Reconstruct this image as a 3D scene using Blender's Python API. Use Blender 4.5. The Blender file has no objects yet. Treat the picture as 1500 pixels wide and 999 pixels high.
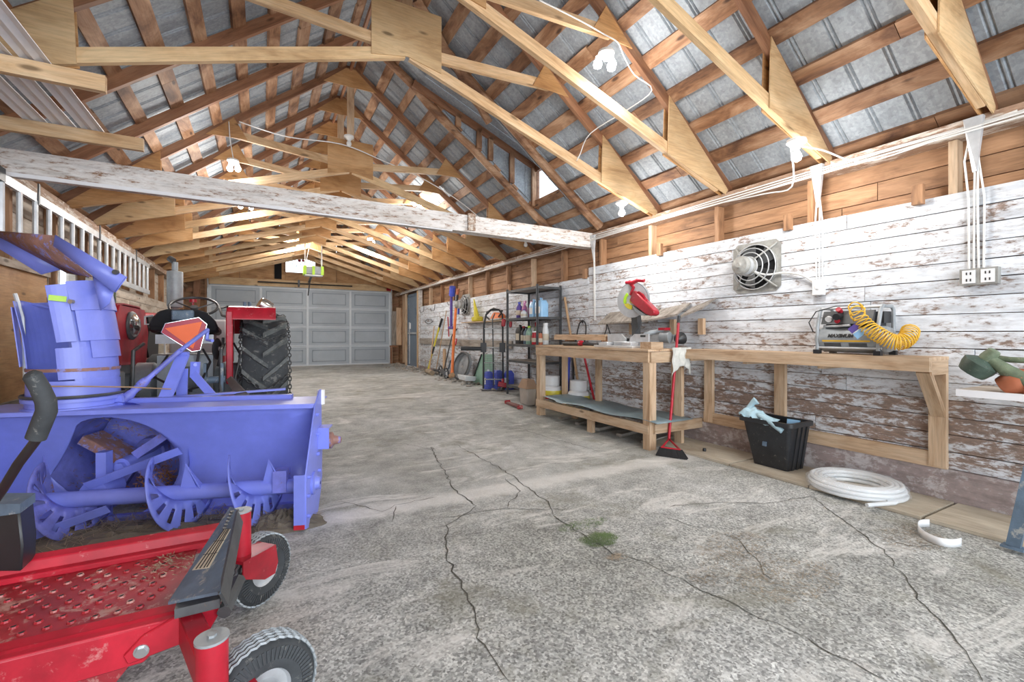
import bpy, math, random
from mathutils import Vector, Matrix
R = random.Random(7)
SC = bpy.context.scene
COL = SC.collection
# ------------------------------------------------------------------ camera, world, light, exposure
YAW = math.radians(28.82); SY, CY = math.sin(YAW), math.cos(YAW); H = 1.08; F = 667.0; HV = 490.0
cam = bpy.data.cameras.new('camera'); cam.lens = 16.0; cam.sensor_width = 36; cam.shift_y = -9.5/1500; cam.clip_start = .03
co = bpy.data.objects.new('camera', cam); COL.objects.link(co); co.location = (0, 0, H)
co.rotation_euler = (math.radians(90), 0, -YAW); SC.camera = co
wd = bpy.data.worlds.new('sky'); SC.world = wd; wd.use_nodes = True
wd.node_tree.nodes['Background'].inputs[0].default_value = (.80, .90, 1.0, 1)
wd.node_tree.nodes['Background'].inputs[1].default_value = 2.6
SC.view_settings.view_transform = 'Standard'; SC.view_settings.look = 'None'
SC.view_settings.exposure = 0.58; SC.view_settings.gamma = 1.0; SC.view_settings.use_curve_mapping = False
def area(name, loc, rot, sx, sy, power, col):
    l = bpy.data.lights.new(name, 'AREA'); l.shape = 'RECTANGLE'; l.size = sx; l.size_y = sy; l.energy = power; l.color = col
    o = bpy.data.objects.new(name, l); COL.objects.link(o); o.location = loc; o.rotation_euler = rot; return o
# daylight coming in through the wide open end of the barn behind the photographer
area('open_end_daylight', (1.05, -3.3, 1.7), (math.radians(98), 0, 0), 5.0, 3.0, 150, (.88, .94, 1.0))
BULB_W = 26.0
# ------------------------------------------------------------------ pixel/real-distance helpers (a pixel of the photo on a known plane)
def ray(u, v):
    a = (u-750)/F; b = (HV-v)/F
    return Vector((SY+CY*a, CY-SY*a, b))
def P(u, v, X=None, Y=None, Z=None, d=None):
    r = ray(u, v)
    t = X/r.x if X is not None else Y/r.y if Y is not None else (Z-H)/r.z if Z is not None else d
    return Vector((r.x*t, r.y*t, H+r.z*t))
def fz(y):
    if y < 4.6: return 0.0
    if y < 6.4: return .13*(y-4.6)/1.8
    return .13
# ------------------------------------------------------------------ materials
class NT:
    def __init__(s, name):
        s.m = bpy.data.materials.new(name); s.m.use_nodes = True; s.t = s.m.node_tree; s.n = s.t.nodes; s.b = s.n['Principled BSDF']
    def add(s, ty, **kw):
        n = s.n.new(ty)
        for k, v in kw.items():
            if k.startswith('_'): setattr(n, k[1:], v)
            else: n.inputs[k.replace('__', ' ')].default_value = v
        return n
    def link(s, a, b): s.t.links.new(a, b)
    def coord(s, scale=(1, 1, 1), world=False, rnd=True):
        mp = s.n.new('ShaderNodeMapping'); mp.inputs['Scale'].default_value = scale
        if world: s.link(s.n.new('ShaderNodeNewGeometry').outputs['Position'], mp.inputs[0])
        else:
            s.link(s.n.new('ShaderNodeTexCoord').outputs['Object'], mp.inputs[0])
        if rnd:
            oi = s.n.new('ShaderNodeObjectInfo'); v = s.n.new('ShaderNodeVectorMath'); v.operation = 'SCALE'; v.inputs[0].default_value = (37, 53, 71)
            s.link(oi.outputs['Random'], v.inputs['Scale']); s.link(v.outputs[0], mp.inputs['Location'])
        return mp.outputs[0]
    def noise(s, vec, scale, detail=5, rough=.6, dist=0):
        n = s.add('ShaderNodeTexNoise', Scale=scale, Detail=detail, Roughness=rough, Distortion=dist); s.link(vec, n.inputs['Vector']); return n.outputs['Fac']
    def voro(s, vec, scale, feat='F1', out='Distance'):
        n = s.add('ShaderNodeTexVoronoi', _feature=feat, Scale=scale); s.link(vec, n.inputs['Vector']); return n.outputs[out]
    def ramp(s, fac, stops, interp='LINEAR'):
        r = s.n.new('ShaderNodeValToRGB'); r.color_ramp.interpolation = interp
        e = r.color_ramp.elements
        while len(e) < len(stops): e.new(.5)
        for i, (p, c) in enumerate(stops):
            e[i].position = p; e[i].color = (c, c, c, 1) if isinstance(c, (int, float)) else (*c, 1)
        s.link(fac, r.inputs[0]); return r.outputs[0]
    def mix(s, fac, a, b, mode='MIX'):
        m = s.n.new('ShaderNodeMix'); m.data_type = 'RGBA'; m.blend_type = mode
        for x, i in ((fac, 0), (a, 6), (b, 7)):
            if isinstance(x, (int, float)): m.inputs[i].default_value = x if i == 0 else (x, x, x, 1)
            elif isinstance(x, tuple): m.inputs[i].default_value = (*x, 1)
            else: s.link(x, m.inputs[i])
        return m.outputs[2]
    def math(s, op, a, b=0.0, clamp=False):
        m = s.n.new('ShaderNodeMath'); m.operation = op; m.use_clamp = clamp
        for x, i in ((a, 0), (b, 1)):
            if isinstance(x, (int, float)): m.inputs[i].default_value = x
            else: s.link(x, m.inputs[i])
        return m.outputs[0]
    def rand(s): return s.n.new('ShaderNodeObjectInfo').outputs['Random']
    def done(s, col, rough=.6, metal=0.0, bump=None, bs=.3, bd=.004, spec=None):
        for x, k in ((col, 'Base Color'), (rough, 'Roughness'), (metal, 'Metallic')):
            if isinstance(x, tuple): s.b.inputs[k].default_value = (*x, 1)
            elif isinstance(x, (int, float)): s.b.inputs[k].default_value = x
            else: s.link(x, s.b.inputs[k])
        if spec is not None: s.b.inputs['Specular IOR Level'].default_value = spec
        if bump is not None:
            b = s.add('ShaderNodeBump', Strength=bs, Distance=bd); s.link(bump, b.inputs['Height']); s.link(b.outputs[0], s.b.inputs['Normal'])
        return s.m
def wood(name, light, mid, dark, g=9, knots=True, rough=.65, var=.22):
    t = NT(name); v = t.coord((1.3, g, g)); n1 = t.noise(v, 1.6, 6, .62, .6)
    c = t.ramp(n1, [(.3, dark), (.47, mid), (.64, light)])
    v2 = t.coord((4, 60, 60)); n2 = t.noise(v2, 1.5, 3)
    c = t.mix(.35, c, t.ramp(n2, [(.35, .45), (.6, 1.0)]), 'MULTIPLY')
    if knots:
        vk = t.coord((2.2, 7, 7)); k = t.voro(vk, 1.0)
        c = t.mix(t.ramp(k, [(.06, .85), (.13, 0.0)]), c, tuple(x*.35 for x in dark))
    c = t.mix(1.0, c, t.ramp(t.rand(), [(0, 1-var), (1, 1.0)]), 'MULTIPLY')
    return t.done(c, rough, 0, n2, .25, .002)
def peel(name, paint, paint2, under, under2, thr=.5, low=None, world_scale=(2.4, 2.4, 8)):
    t = NT(name); v = t.coord(world_scale, world=True, rnd=True)
    n = t.noise(v, 2.2, 9, .72, .4); nf = t.noise(v, 9, 5, .7)
    base = t.ramp(nf, [(.3, under2), (.65, under)])
    pcol = t.ramp(t.noise(v, .9, 4), [(.35, paint2), (.6, paint)])
    m = t.math('ADD', t.math('MULTIPLY', n, .65), t.math('MULTIPLY', nf, .35))
    m = t.math('ADD', m, t.math('MULTIPLY', t.math('SUBTRACT', t.rand(), .5), .07))
    if low is not None:   # old damage low on the wall, where the cattle rubbed the boards
        sp = t.n.new('ShaderNodeSeparateXYZ'); t.link(t.n.new('ShaderNodeNewGeometry').outputs['Position'], sp.inputs[0])
        vl = t.coord((1, .55, 1.3), world=True, rnd=False)
        lz = t.ramp(t.math('DIVIDE', t.math('ADD', sp.outputs['Z'], t.math('MULTIPLY', t.noise(vl, 1.6, 4), .5)), 2.2), [(.36, low), (.56, 0.0)])
        yl = t.ramp(t.math('DIVIDE', t.math('ADD', sp.outputs['Y'], t.math('MULTIPLY', t.noise(vl, 2.5, 3), 1.0)), 10), [(.44, 1.0), (.58, .12)])
        m = t.math('SUBTRACT', m, t.math('MULTIPLY', lz, yl))
    f = t.ramp(m, [(thr-.035, 0.0), (thr+.02, .75), (thr+.10, 1.0)])
    c = t.mix(f, base, pcol)
    st = t.ramp(t.noise(t.coord((3, 3, 26), world=True), 1.3, 5, .7), [(.38, .70), (.52, 1.0)])
    c = t.mix(.7, c, st, 'MULTIPLY')
    return t.done(c, .72, 0, m, .4, .003)
def plain(name, col, rough=.5, metal=0.0, var=.15, dirt=None, dscale=6, dthr=.62, bump=0, spec=None):
    t = NT(name); v = t.coord((1, 1, 1)); n = t.noise(v, dscale, 6, .65)
    c = t.mix(t.ramp(n, [(.35, 0.0), (.7, 1.0)]), tuple(x*(1-var) for x in col), tuple(min(1, x*(1+var*.6)) for x in col))
    if dirt:
        n2 = t.noise(t.coord((1, 1, 1)), dscale*2.3, 8, .75, .3)
        c = t.mix(t.ramp(n2, [(dthr, 0.0), (dthr+.07, 1.0)]), c, dirt)
    return t.done(c, rough, metal, n if bump else None, bump, .003, spec)
def emit(name, col, s):
    t = NT(name); t.b.inputs['Emission Color'].default_value = (*col, 1); t.b.inputs['Emission Strength'].default_value = s
    t.b.inputs['Base Color'].default_value = (*col, 1); return t.m
M = {}
M['pine'] = wood('new_pine', (.80, .58, .36), (.70, .46, .25), (.50, .29, .13), 8)
M['pine2'] = wood('bench_pine', (.74, .56, .39), (.64, .45, .29), (.44, .27, .15), 8)
M['ply'] = wood('plywood', (.66, .38, .17), (.55, .29, .11), (.37, .17, .06), 3.5, True, .6, .3)
M['plylight'] = wood('pale_plywood', (.74, .53, .30), (.66, .44, .23), (.46, .28, .13), 3.5, True, .6, .2)
M['rafter'] = wood('brown_rafter_wood', (.42, .21, .11), (.33, .15, .075), (.20, .085, .04), 9, True, .6, .35)
M['barkboard'] = wood('rough_purlin_wood', (.58, .36, .22), (.34, .17, .085), (.10, .04, .022), 3.2, True, .7, .35)
M['brown'] = wood('brown_sheathing', (.50, .28, .15), (.38, .20, .10), (.20, .10, .05), 7, True, .7, .3)
M['greywood'] = wood('grey_weathered_wood', (.46, .42, .37), (.34, .30, .26), (.18, .15, .12), 9, False, .8, .25)
M['floorply'] = wood('dusty_floor_plywood', (.56, .50, .40), (.48, .42, .33), (.36, .30, .22), 2.2, False, .8, .12)
M['white'] = peel('peeling_whitewash_boards', (.76, .80, .85), (.62, .66, .71), (.35, .24, .185), (.19, .15, .13), .43, .078)
M['whitebeam'] = peel('whitewashed_beam_paint', (.80, .78, .76), (.66, .62, .58), (.40, .25, .16), (.22, .13, .08), .455, None, (2.2, 9, 9))
M['plate'] = peel('whitewashed_plate_timber', (.74, .70, .64), (.60, .53, .45), (.42, .28, .19), (.25, .15, .10), .55, None, (6, 1.4, 6))
M['leftboards'] = wood('grey_tan_left_boards', (.60, .53, .45), (.49, .41, .33), (.28, .21, .15), 6, True, .75, .2)
M['curb'] = peel('old_painted_concrete', (.58, .56, .57), (.46, .42, .42), (.38, .30, .29), (.27, .23, .22), .5, None, (2, 2, 3))
M['galv'] = None
def galv():
    t = NT('galvanised_roof_steel'); v = t.coord((1, 1, 1)); sp = t.voro(v, 55, 'F1', 'Color')
    bw = t.n.new('ShaderNodeRGBToBW'); t.link(sp, bw.inputs[0])
    n = t.noise(t.coord((3, 9, 3)), 2, 6, .7)
    c = t.mix(t.ramp(n, [(.3, 0.0), (.7, 1.0)]), (.26, .29, .32), (.38, .42, .46))
    c = t.mix(.3, c, t.ramp(bw.outputs[0], [(.1, .45), (.9, 1.3)]), 'MULTIPLY')
    return t.done(c, .62, .12, bw.outputs[0], .15, .002, .3)
M['galv'] = galv()
def concrete():
    t = NT('cracked_concrete_floor'); g = t.coord((1, 1, 1), world=True, rnd=False)
    big = t.noise(g, .8, 5, .6, .3); med = t.noise(g, 5, 8, .7); fine = t.noise(g, 85, 6, .8)
    c = t.mix(t.ramp(big, [(.33, 0.0), (.66, 1.0)]), (.33, .335, .31), (.52, .53, .52))
    c = t.mix(.75, c, t.ramp(med, [(.30, .52), (.6, 1.15)]), 'MULTIPLY')
    # exposed aggregate: pale and dark little stones where the skin has worn off
    vc = t.add('ShaderNodeTexVoronoi', Scale=115); t.link(g, vc.inputs['Vector'])
    bw = t.n.new('ShaderNodeRGBToBW'); t.link(vc.outputs['Color'], bw.inputs[0])
    st = t.ramp(bw.outputs[0], [(.12, .32), (.45, .92), (.85, 1.75)])
    sx = t.n.new('ShaderNodeSeparateXYZ'); t.link(g, sx.inputs[0])
    nearf = t.ramp(t.math('DIVIDE', t.math('ADD', sx.outputs['Y'], t.math('MULTIPLY', big, 1.6)), 5), [(.5, .75), (.80, .12)])
    c = t.mix(nearf, c, t.mix(1.0, c, st, 'MULTIPLY'))
    c = t.mix(.7, c, t.ramp(fine, [(.3, .45), (.65, 1.2)]), 'MULTIPLY')
    # brown earth stains and chalky scuffs
    stain = t.ramp(t.noise(g, 1.9, 7, .7, .5), [(.54, 0.0), (.66, .62)])
    c = t.mix(stain, c, (.21, .205, .155))
    scuff = t.ramp(t.noise(t.coord((1.1, 3.2, 1), world=True, rnd=False), 1.2, 8, .75, .8), [(.53, 0.0), (.63, .7)])
    c = t.mix(scuff, c, (.72, .71, .68))
    # pale worn band where two pours meet (runs across the barn)
    ln = t.math('ABSOLUTE', t.math('SUBTRACT', t.math('ADD', t.math('SUBTRACT', sx.outputs['Y'], t.math('MULTIPLY', sx.outputs['X'], -.02)), t.math('MULTIPLY', med, .16)), 2.93))
    c = t.mix(t.ramp(ln, [(.05, .55), (.14, 0.0)]), c, (.74, .73, .70))
    h = t.math('ADD', t.math('MULTIPLY', bw.outputs[0], nearf), fine)
    return t.done(c, .85, 0, h, .7, .004)
M['floor'] = concrete()
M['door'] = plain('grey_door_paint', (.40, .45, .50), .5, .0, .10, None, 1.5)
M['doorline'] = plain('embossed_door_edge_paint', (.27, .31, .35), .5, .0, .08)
M['doorrib'] = plain('pale_grey_door_rail', (.62, .67, .71), .45, .0, .06)
M['blue'] = plain('blue_violet_paint', (.22, .265, .80), .36, 0, .14, None, 3)
M['bluerust'] = plain('rust_worn_blue_paint', (.20, .22, .68), .5, 0, .3, (.22, .12, .12), 8, .57)
M['rustblue'] = plain('rusty_worn_inner_steel', (.32, .17, .14), .6, .1, .35, (.23, .24, .58), 8, .52)
M['red'] = plain('red_paint', (.46, .012, .03), .38, 0, .35, (.50, .17, .17), 5, .60)
M['redpan'] = plain('dusty_red_paint', (.38, .018, .03), .5, 0, .4, (.46, .24, .21), 4, .53)
M['orange_sign'] = plain('fluorescent_orange', (.95, .16, .035), .5, 0, .04)
M['red_sign'] = plain('red_reflective_border', (.42, .004, .03), .35, 0, .1)
M['rubber'] = plain('black_rubber', (.045, .05, .055), .75, 0, .3, (.16, .16, .15), 9, .56, .3)
M['tread'] = plain('worn_grey_tread_rubber', (.12, .13, .13), .8, 0, .3, (.25, .25, .23), 12, .55, .4)
M['black'] = plain('black_plastic', (.025, .027, .03), .4, 0, .2)
M['blackcloth'] = plain('black_cloth', (.008, .008, .010), .95, 0, .2)
M['dark'] = plain('dark_steel', (.10, .105, .11), .5, .4, .3, (.22, .14, .10), 9, .63)
M['slate'] = plain('blue_grey_cover_paint', (.13, .19, .26), .5, .1, .35, (.34, .35, .34), 7, .55)
M['grey'] = plain('grey_paint', (.33, .36, .38), .5, .2, .2, (.24, .20, .17), 8, .64)
M['steel'] = plain('bright_steel', (.60, .62, .64), .28, .85, .2)
M['alu'] = plain('dull_aluminium', (.58, .60, .62), .42, .35, .2)
M['cable'] = plain('white_cable', (.72, .72, .70), .5, 0, .1)
M['whiteplastic'] = plain('white_plastic', (.78, .79, .80), .4, 0, .06)
M['clearwhite'] = plain('milky_hose_plastic', (.72, .75, .77), .25, 0, .08)
M['yellow'] = plain('yellow_hose', (.74, .44, .04), .35, 0, .12)
M['yellowp'] = plain('yellow_plastic', (.72, .62, .06), .4, 0, .15)
M['lime'] = plain('lime_plastic', (.45, .75, .04), .4)
M['green'] = plain('mint_green_paint', (.25, .42, .33), .5, 0, .15, (.20, .22, .18), 6, .66)
M['olive'] = plain('olive_green_plastic', (.15, .19, .12), .55, 0, .35, (.28, .26, .19), 18, .58)
M['darkgreen'] = plain('dark_green_plastic', (.055, .085, .065), .5, 0, .3, (.16, .17, .14), 20, .6)
M['orange'] = plain('orange_plastic', (.78, .20, .05), .45, 0, .15)
M['brickorange'] = plain('faded_orange_plastic', (.42, .13, .06), .55, 0, .25)
M['bluep'] = plain('blue_plastic', (.08, .12, .62), .4, 0, .15)
M['bluel'] = plain('light_blue_liquid_plastic', (.30, .55, .82), .25, 0, .1)
M['pink'] = plain('pink_plastic', (.60, .22, .45), .35)
M['purple'] = plain('purple_cloth', (.12, .08, .34), .7)
M['woodhandle'] = plain('worn_wood_handle', (.42, .27, .15), .6)
M['cardboard'] = plain('grey_cardboard', (.42, .38, .34), .85, 0, .15)
M['brownpaper'] = plain('brown_paper', (.36, .24, .16), .85)
M['bluesheet'] = plain('blue_grey_sheet_metal', (.25, .34, .38), .45, .2, .12)
M['teal'] = plain('pale_blue_rag', (.42, .60, .68), .85, 0, .2)
M['mopwhite'] = plain('dirty_white_rag', (.62, .62, .58), .9, 0, .25)
M['rock'] = plain('grey_rubble_stone', (.38, .35, .31), .9, 0, .3, (.22, .20, .17), 20, .55, .5)
M['straw'] = plain('dry_straw', (.34, .27, .19), .9, 0, .4)
M['grass'] = plain('green_grass', (.16, .24, .09), .9, 0, .4)
M['crack'] = plain('dark_crack_dirt', (.09, .085, .07), 1, 0, .4)
M['cream'] = plain('faded_cream_label', (.62, .56, .45), .6, 0, .15)
M['fanmetal'] = plain('dusty_fan_metal', (.36, .36, .34), .6, .25, .3, (.22, .17, .12), 12, .6)
M['lampwhite'] = plain('white_porcelain', (.80, .80, .78), .3)
M['ink'] = plain('black_ink', (.02, .02, .02), .6)
M['chrome'] = plain('chrome_reflector', (.75, .75, .74), .12, .95)
M['bulb'] = emit('lit_bulb_glass', (1.0, .97, .93), 22)
M['fiber'] = plain('white_siding', (.80, .80, .82), .45, 0, .06)
M['soil'] = plain('dark_dirt', (.17, .145, .115), 1, 0, .4)
def glass():
    t = NT('thin_glass'); t.b.inputs['Transmission Weight'].default_value = 1; t.b.inputs['IOR'].default_value = 1.02
    return t.done((.95, .97, 1.0), .02)
M['glass'] = glass()
# ------------------------------------------------------------------ mesh helpers
class MB:
    def __init__(s): s.v = []; s.f = []
    def quad(s, *ps):
        i = len(s.v); s.v += [Vector(p) for p in ps]; s.f.append(tuple(range(i, i+len(ps)))); return s
    def hexa(s, c8):
        i = len(s.v); s.v += [Vector(p) for p in c8]
        for f in ((0, 3, 2, 1), (4, 5, 6, 7), (0, 1, 5, 4), (1, 2, 6, 5), (2, 3, 7, 6), (3, 0, 4, 7)): s.f.append(tuple(i+k for k in f))
        return s
    def box(s, lo, hi):
        a, b, c = lo; d, e, f = hi
        return s.hexa([(a, b, c), (d, b, c), (d, e, c), (a, e, c), (a, b, f), (d, b, f), (d, e, f), (a, e, f)])
    def obox(s, c, size, rot=(0, 0, 0)):
        from mathutils import Euler
        m = Euler(rot).to_matrix(); x, y, z = [k/2 for k in size]; c = Vector(c)
        return s.hexa([c+m@Vector(p) for p in ((-x, -y, -z), (x, -y, -z), (x, y, -z), (-x, y, -z), (-x, -y, z), (x, -y, z), (x, y, z), (-x, y, z))])
    def taper(s, lo, hi, k=.8, ky=None):
        a, b, c = lo; d, e, f = hi; mx, my = (a+d)/2, (b+e)/2; ky = k if ky is None else ky
        q = lambda x, y: (mx+(x-mx)*k, my+(y-my)*ky)
        return s.hexa([(*q(a, b), c), (*q(d, b), c), (*q(d, e), c), (*q(a, e), c), (a, b, f), (d, b, f), (d, e, f), (a, e, f)])
    def bar(s, p0, p1, w, h, up=(0, 0, 1)):
        p0, p1 = Vector(p0), Vector(p1); d = (p1-p0).normalized(); u = Vector(up)
        sd = d.cross(u)
        if sd.length < 1e-4: sd = d.cross(Vector((1, 0, 0)))
        sd.normalize(); u = sd.cross(d).normalized(); a, b = sd*w/2, u*h/2
        return s.hexa([p0-a-b, p0+a-b, p1+a-b, p1-a-b, p0-a+b, p0+a+b, p1+a+b, p1-a+b])
    def ring(s, c, ax, r, n, ph=0, e1=None):
        ax = Vector(ax).normalized()
        if e1 is None:
            e1 = ax.cross(Vector((0, 0, 1)))
            if e1.length < 1e-3: e1 = Vector((1, 0, 0))
        e1 = (e1-ax*e1.dot(ax)).normalized(); e2 = ax.cross(e1); i = len(s.v); c = Vector(c)
        for k in range(n):
            t = 2*math.pi*k/n+ph; s.v.append(c+(e1*math.cos(t)+e2*math.sin(t))*r)
        return i
    def join(s, i, j, n, closed=True):
        for k in range(n if closed else n-1):
            a = (k+1) % n; s.f.append((i+k, i+a, j+a, j+k))
    def cyl(s, p0, p1, r0, r1=None, n=16, caps=True):
        r1 = r0 if r1 is None else r1; p0, p1 = Vector(p0), Vector(p1); ax = p1-p0
        i = s.ring(p0, ax, r0, n); j = s.ring(p1, ax, r1, n); s.join(i, j, n)
        if caps: s.f.append(tuple(i+k for k in reversed(range(n)))); s.f.append(tuple(j+k for k in range(n)))
        return s
    def lathe(s, c, ax, prof, n=24, caps=False):
        ax = Vector(ax).normalized(); c = Vector(c); prev = None
        for r, h in prof:
            i = s.ring(c+ax*h, ax, max(r, 1e-4), n)
            if prev is not None: s.join(prev, i, n)
            else: first = i
            prev = i
        if caps: s.f.append(tuple(first+k for k in reversed(range(n)))); s.f.append(tuple(prev+k for k in range(n)))
        return s
    def tube(s, pts, r, n=8, closed=False):
        pts = [Vector(p) for p in pts]; m = len(pts); prev = None; e1 = None; first = None
        for k, p in enumerate(pts):
            a = pts[k-1] if (k or closed) else p; b = pts[(k+1) % m] if (k < m-1 or closed) else p
            ax = (b-a).normalized()
            if e1 is None:
                e1 = ax.cross(Vector((0, 0, 1)))
                if e1.length < 1e-3: e1 = Vector((1, 0, 0))
            e1 = (e1-ax*e1.dot(ax)); 
            if e1.length < 1e-5: e1 = ax.orthogonal()
            e1.normalize()
            i = s.ring(p, ax, r[k] if isinstance(r, (list, tuple)) else r, n, 0, e1)
            if prev is None: first = i
            else: s.join(prev, i, n)
            prev = i
        if closed: s.join(prev, first, n)
        else: s.f.append(tuple(first+k for k in reversed(range(n)))); s.f.append(tuple(prev+k for k in range(n)))
        return s
    def prism(s, poly, off):
        """poly: list of 3D points (planar), off: extrusion vector"""
        off = Vector(off); n = len(poly); i = len(s.v); s.v += [Vector(p) for p in poly]; s.v += [Vector(p)+off for p in poly]
        s.f.append(tuple(i+k for k in reversed(range(n)))); s.f.append(tuple(i+n+k for k in range(n)))
        for k in range(n):
            a = (k+1) % n; s.f.append((i+k, i+a, i+n+a, i+n+k))
        return s
    def build(s, name, mat, parent=None, smooth=True, bevel=0, rec=True):
        me = bpy.data.meshes.new(name); off = Vector((0, 0, 0))
        if parent is not None and parent.name in WORLDS: off = WORLDS[parent.name]
        me.from_pydata([tuple(v-off) for v in s.v], [], s.f)
        me.materials.append(M[mat] if isinstance(mat, str) else mat)
        if rec:
            import bmesh
            b = bmesh.new(); b.from_mesh(me); bmesh.ops.recalc_face_normals(b, faces=b.faces); b.to_mesh(me); b.free()
        if smooth: me.shade_smooth(); me.set_sharp_from_angle(angle=math.radians(38))
        o = bpy.data.objects.new(name, me); COL.objects.link(o)
        if parent is not None:
            o.parent = parent
            if parent.name in WORLDS: WORLDS[o.name] = off
        if bevel:
            m = o.modifiers.new('bevel', 'BEVEL'); m.width = bevel; m.segments = 1; m.limit_method = 'ANGLE'
        return o
WORLDS = {}
def thing(name, label, cat, loc=(0, 0, 0), rz=0, group=None, world=True):
    """Empty at the base; world=True: its parts are authored in world coordinates"""
    o = bpy.data.objects.new(name, None); COL.objects.link(o); o.location = loc; o.rotation_euler = (0, 0, rz)
    o.empty_display_size = .1; o['label'] = label; o['category'] = cat
    if group: o['group'] = group
    if world: WORLDS[o.name] = Vector(loc)
    return o
def tag(o, label, cat, group=None):
    o['label'] = label; o['category'] = cat
    if group: o['group'] = group
    return o
def struct(o): o['kind'] = 'structure'; return o
def stuff(o): o['kind'] = 'stuff'; return o
def sroot(name, loc=(0, 0, 0)):
    o = bpy.data.objects.new(name, None); COL.objects.link(o); o.location = loc; o['kind'] = 'structure'; WORLDS[o.name] = Vector(loc); return o
BC = {}
def board(name, p0, p1, w, t, mat, parent=None, up=(0, 0, 1)):
    """a length of lumber: own frame with x along the length, w = size along up, t = thickness"""
    p0, p1 = Vector(p0), Vector(p1); L = (p1-p0).length; x = (p1-p0)/L; u = Vector(up); y = u.cross(x)
    if y.length < 1e-4: y = Vector((1, 0, 0)).cross(x)
    y.normalize(); z = x.cross(y); key = (round(L, 3), w, t, mat)
    if key not in BC:
        b = MB().box((0, -t/2, -w/2), (L, t/2, w/2)); me = bpy.data.meshes.new(name); me.from_pydata([tuple(v) for v in b.v], [], b.f); me.materials.append(M[mat]); BC[key] = me
    o = bpy.data.objects.new(name, BC[key]); COL.objects.link(o)
    m = Matrix((x, y, z)).transposed().to_4x4(); m.translation = p0
    if parent is not None:
        o.parent = parent; off = WORLDS.get(parent.name)
        if off is not None: m.translation = p0-off; WORLDS[o.name] = off
    o.matrix_local = m; return o
# ------------------------------------------------------------------ the shell
XR, XL, XC = 3.90, -1.80, 1.05; YB, YE = -3.2, 15.1; PZ = 2.42; SL = .765; RB = 4.62
def zraft(x): return RB-SL*abs(x-XC)             # underside of the rafters
UPR = Vector((SL, 0, 1)).normalized(); UPL = Vector((-SL, 0, 1)).normalized()
# floor
b = MB(); xs = [XL-.25+(XR+.35-XL+.25)*k/24 for k in range(25)]; ys = [YB+(YE+.2-YB)*k/74 for k in range(75)]
for y in ys:
    for x in xs: b.v.append(Vector((x, y, fz(y))))
for j in range(74):
    for i in range(24):
        a = j*25+i; b.f.append((a, a+1, a+26, a+25))
floor = struct(b.build('floor', 'floor', None, rec=False)); WORLDS['floor'] = Vector((0, 0, 0))
def crack(pts, wd0, name='crack'):
    P3 = [P(u, v, Z=0) for u, v in pts]; q = []
    for a, c in zip(P3, P3[1:]):
        n = max(2, int((c-a).length/.045)); d = (c-a); pr = Vector((-d.y, d.x, 0)).normalized()
        for k in range(n): q.append(a+d*k/n+pr*R.uniform(-.014, .014))
    q.append(P3[-1]); b = MB(); i0 = 0
    for k, p in enumerate(q):
        a = q[max(0, k-1)]; c = q[min(len(q)-1, k+1)]; d = (c-a).normalized(); pr = Vector((-d.y, d.x, 0)); w = wd0*R.uniform(.35, 1.1)*(.3 if k in (0, len(q)-1) else 1)
        z = Vector((0, 0, .0025)); b.v += [p-pr*w+z, p+pr*w+z]
        if k: n = len(b.v); b.f.append((n-4, n-3, n-1, n-2))
    b.build(name, 'crack', floor, rec=False)
for pts, wv in [([(632, 655), (650, 690), (668, 720), (700, 742), (655, 770), (652, 815), (690, 880), (700, 935), (745, 999)], .0042),
                ([(665, 650), (740, 690), (800, 735), (810, 755)], .0035), ([(590, 650), (640, 660), (632, 655)], .003),
                ([(500, 735), (560, 750), (578, 740), (640, 728)], .0028), ([(575, 765), (580, 742)], .0028),
                ([(742, 745), (760, 720), (740, 700)], .0028), ([(810, 755), (900, 812), (960, 830), (1060, 880), (1180, 935), (1300, 999)], .0035),
                ([(980, 742), (1050, 737), (1120, 738), (1190, 726)], .0035), ([(1190, 726), (1245, 770), (1300, 812), (1340, 870), (1400, 940), (1440, 999)], .0035),
                ([(640, 760), (740, 745), (830, 748)], .003), ([(1130, 850), (1080, 790), (980, 760)], .0025), ([(530, 600), (640, 640), (760, 655)], .003),
                ([(700, 610), (800, 640), (880, 662)], .003), ([(545, 560), (610, 585), (700, 600)], .0028), ([(1245, 770), (1330, 800), (1400, 800)], .003)]:
    crack(pts, wv)
# walls
def course_wall(root, x, inward, ylo, yhi, z0, z1, hgt, mat, lens, th=.022, name='plank', skip=None):
    nz = round((z1-z0)/hgt); hh = (z1-z0)/nz
    for k in range(nz):
        y = ylo-R.uniform(0, lens*.6)
        while y < yhi:
            L = lens*R.uniform(.6, 1.35); a, c = max(y, ylo), min(y+L, yhi); y += L
            if c-a < .1: continue
            zc = z0+hh*(k+.5)
            segs = [(a, c)]
            if skip:
                for (s0, s1, t0, t1) in skip:
                    if t0 < zc < t1:
                        ns = []
                        for (p, q) in segs:
                            if q <= s0 or p >= s1: ns.append((p, q)); continue
                            if p < s0: ns.append((p, s0))
                            if q > s1: ns.append((s1, q))
                        segs = ns
            for p, q in segs:
                if q-p < .06: continue
                xx = x+inward*(th/2+R.uniform(-.003, .004))
                board(name, (xx, p+.002, zc), (xx, q-.002, zc), hh-R.uniform(.004, .008), th, mat, root)
wr = sroot('wall_right', (XR, 6, 0)); wl = sroot('wall_left', (XL, 6, 0))
MB().box((XR+.11, YB, 0), (XR+.14, YE, PZ+.05)).build('outer_skin', 'brown', wr)
course_wall(wr, XR, -1, YB, 4.9, .215, 1.985, .1105, 'white', 2.6)
course_wall(wr, XR, -1, 4.9, 12.35, .215, 1.86, .1105, 'white', 2.4)
course_wall(wr, XR+.11, -1, YB, YE, 1.80, 2.34, .135, 'brown', 3.2, .02, 'sheathing_board', [(12.6, 13.7, 0, 2.25)])
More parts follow.
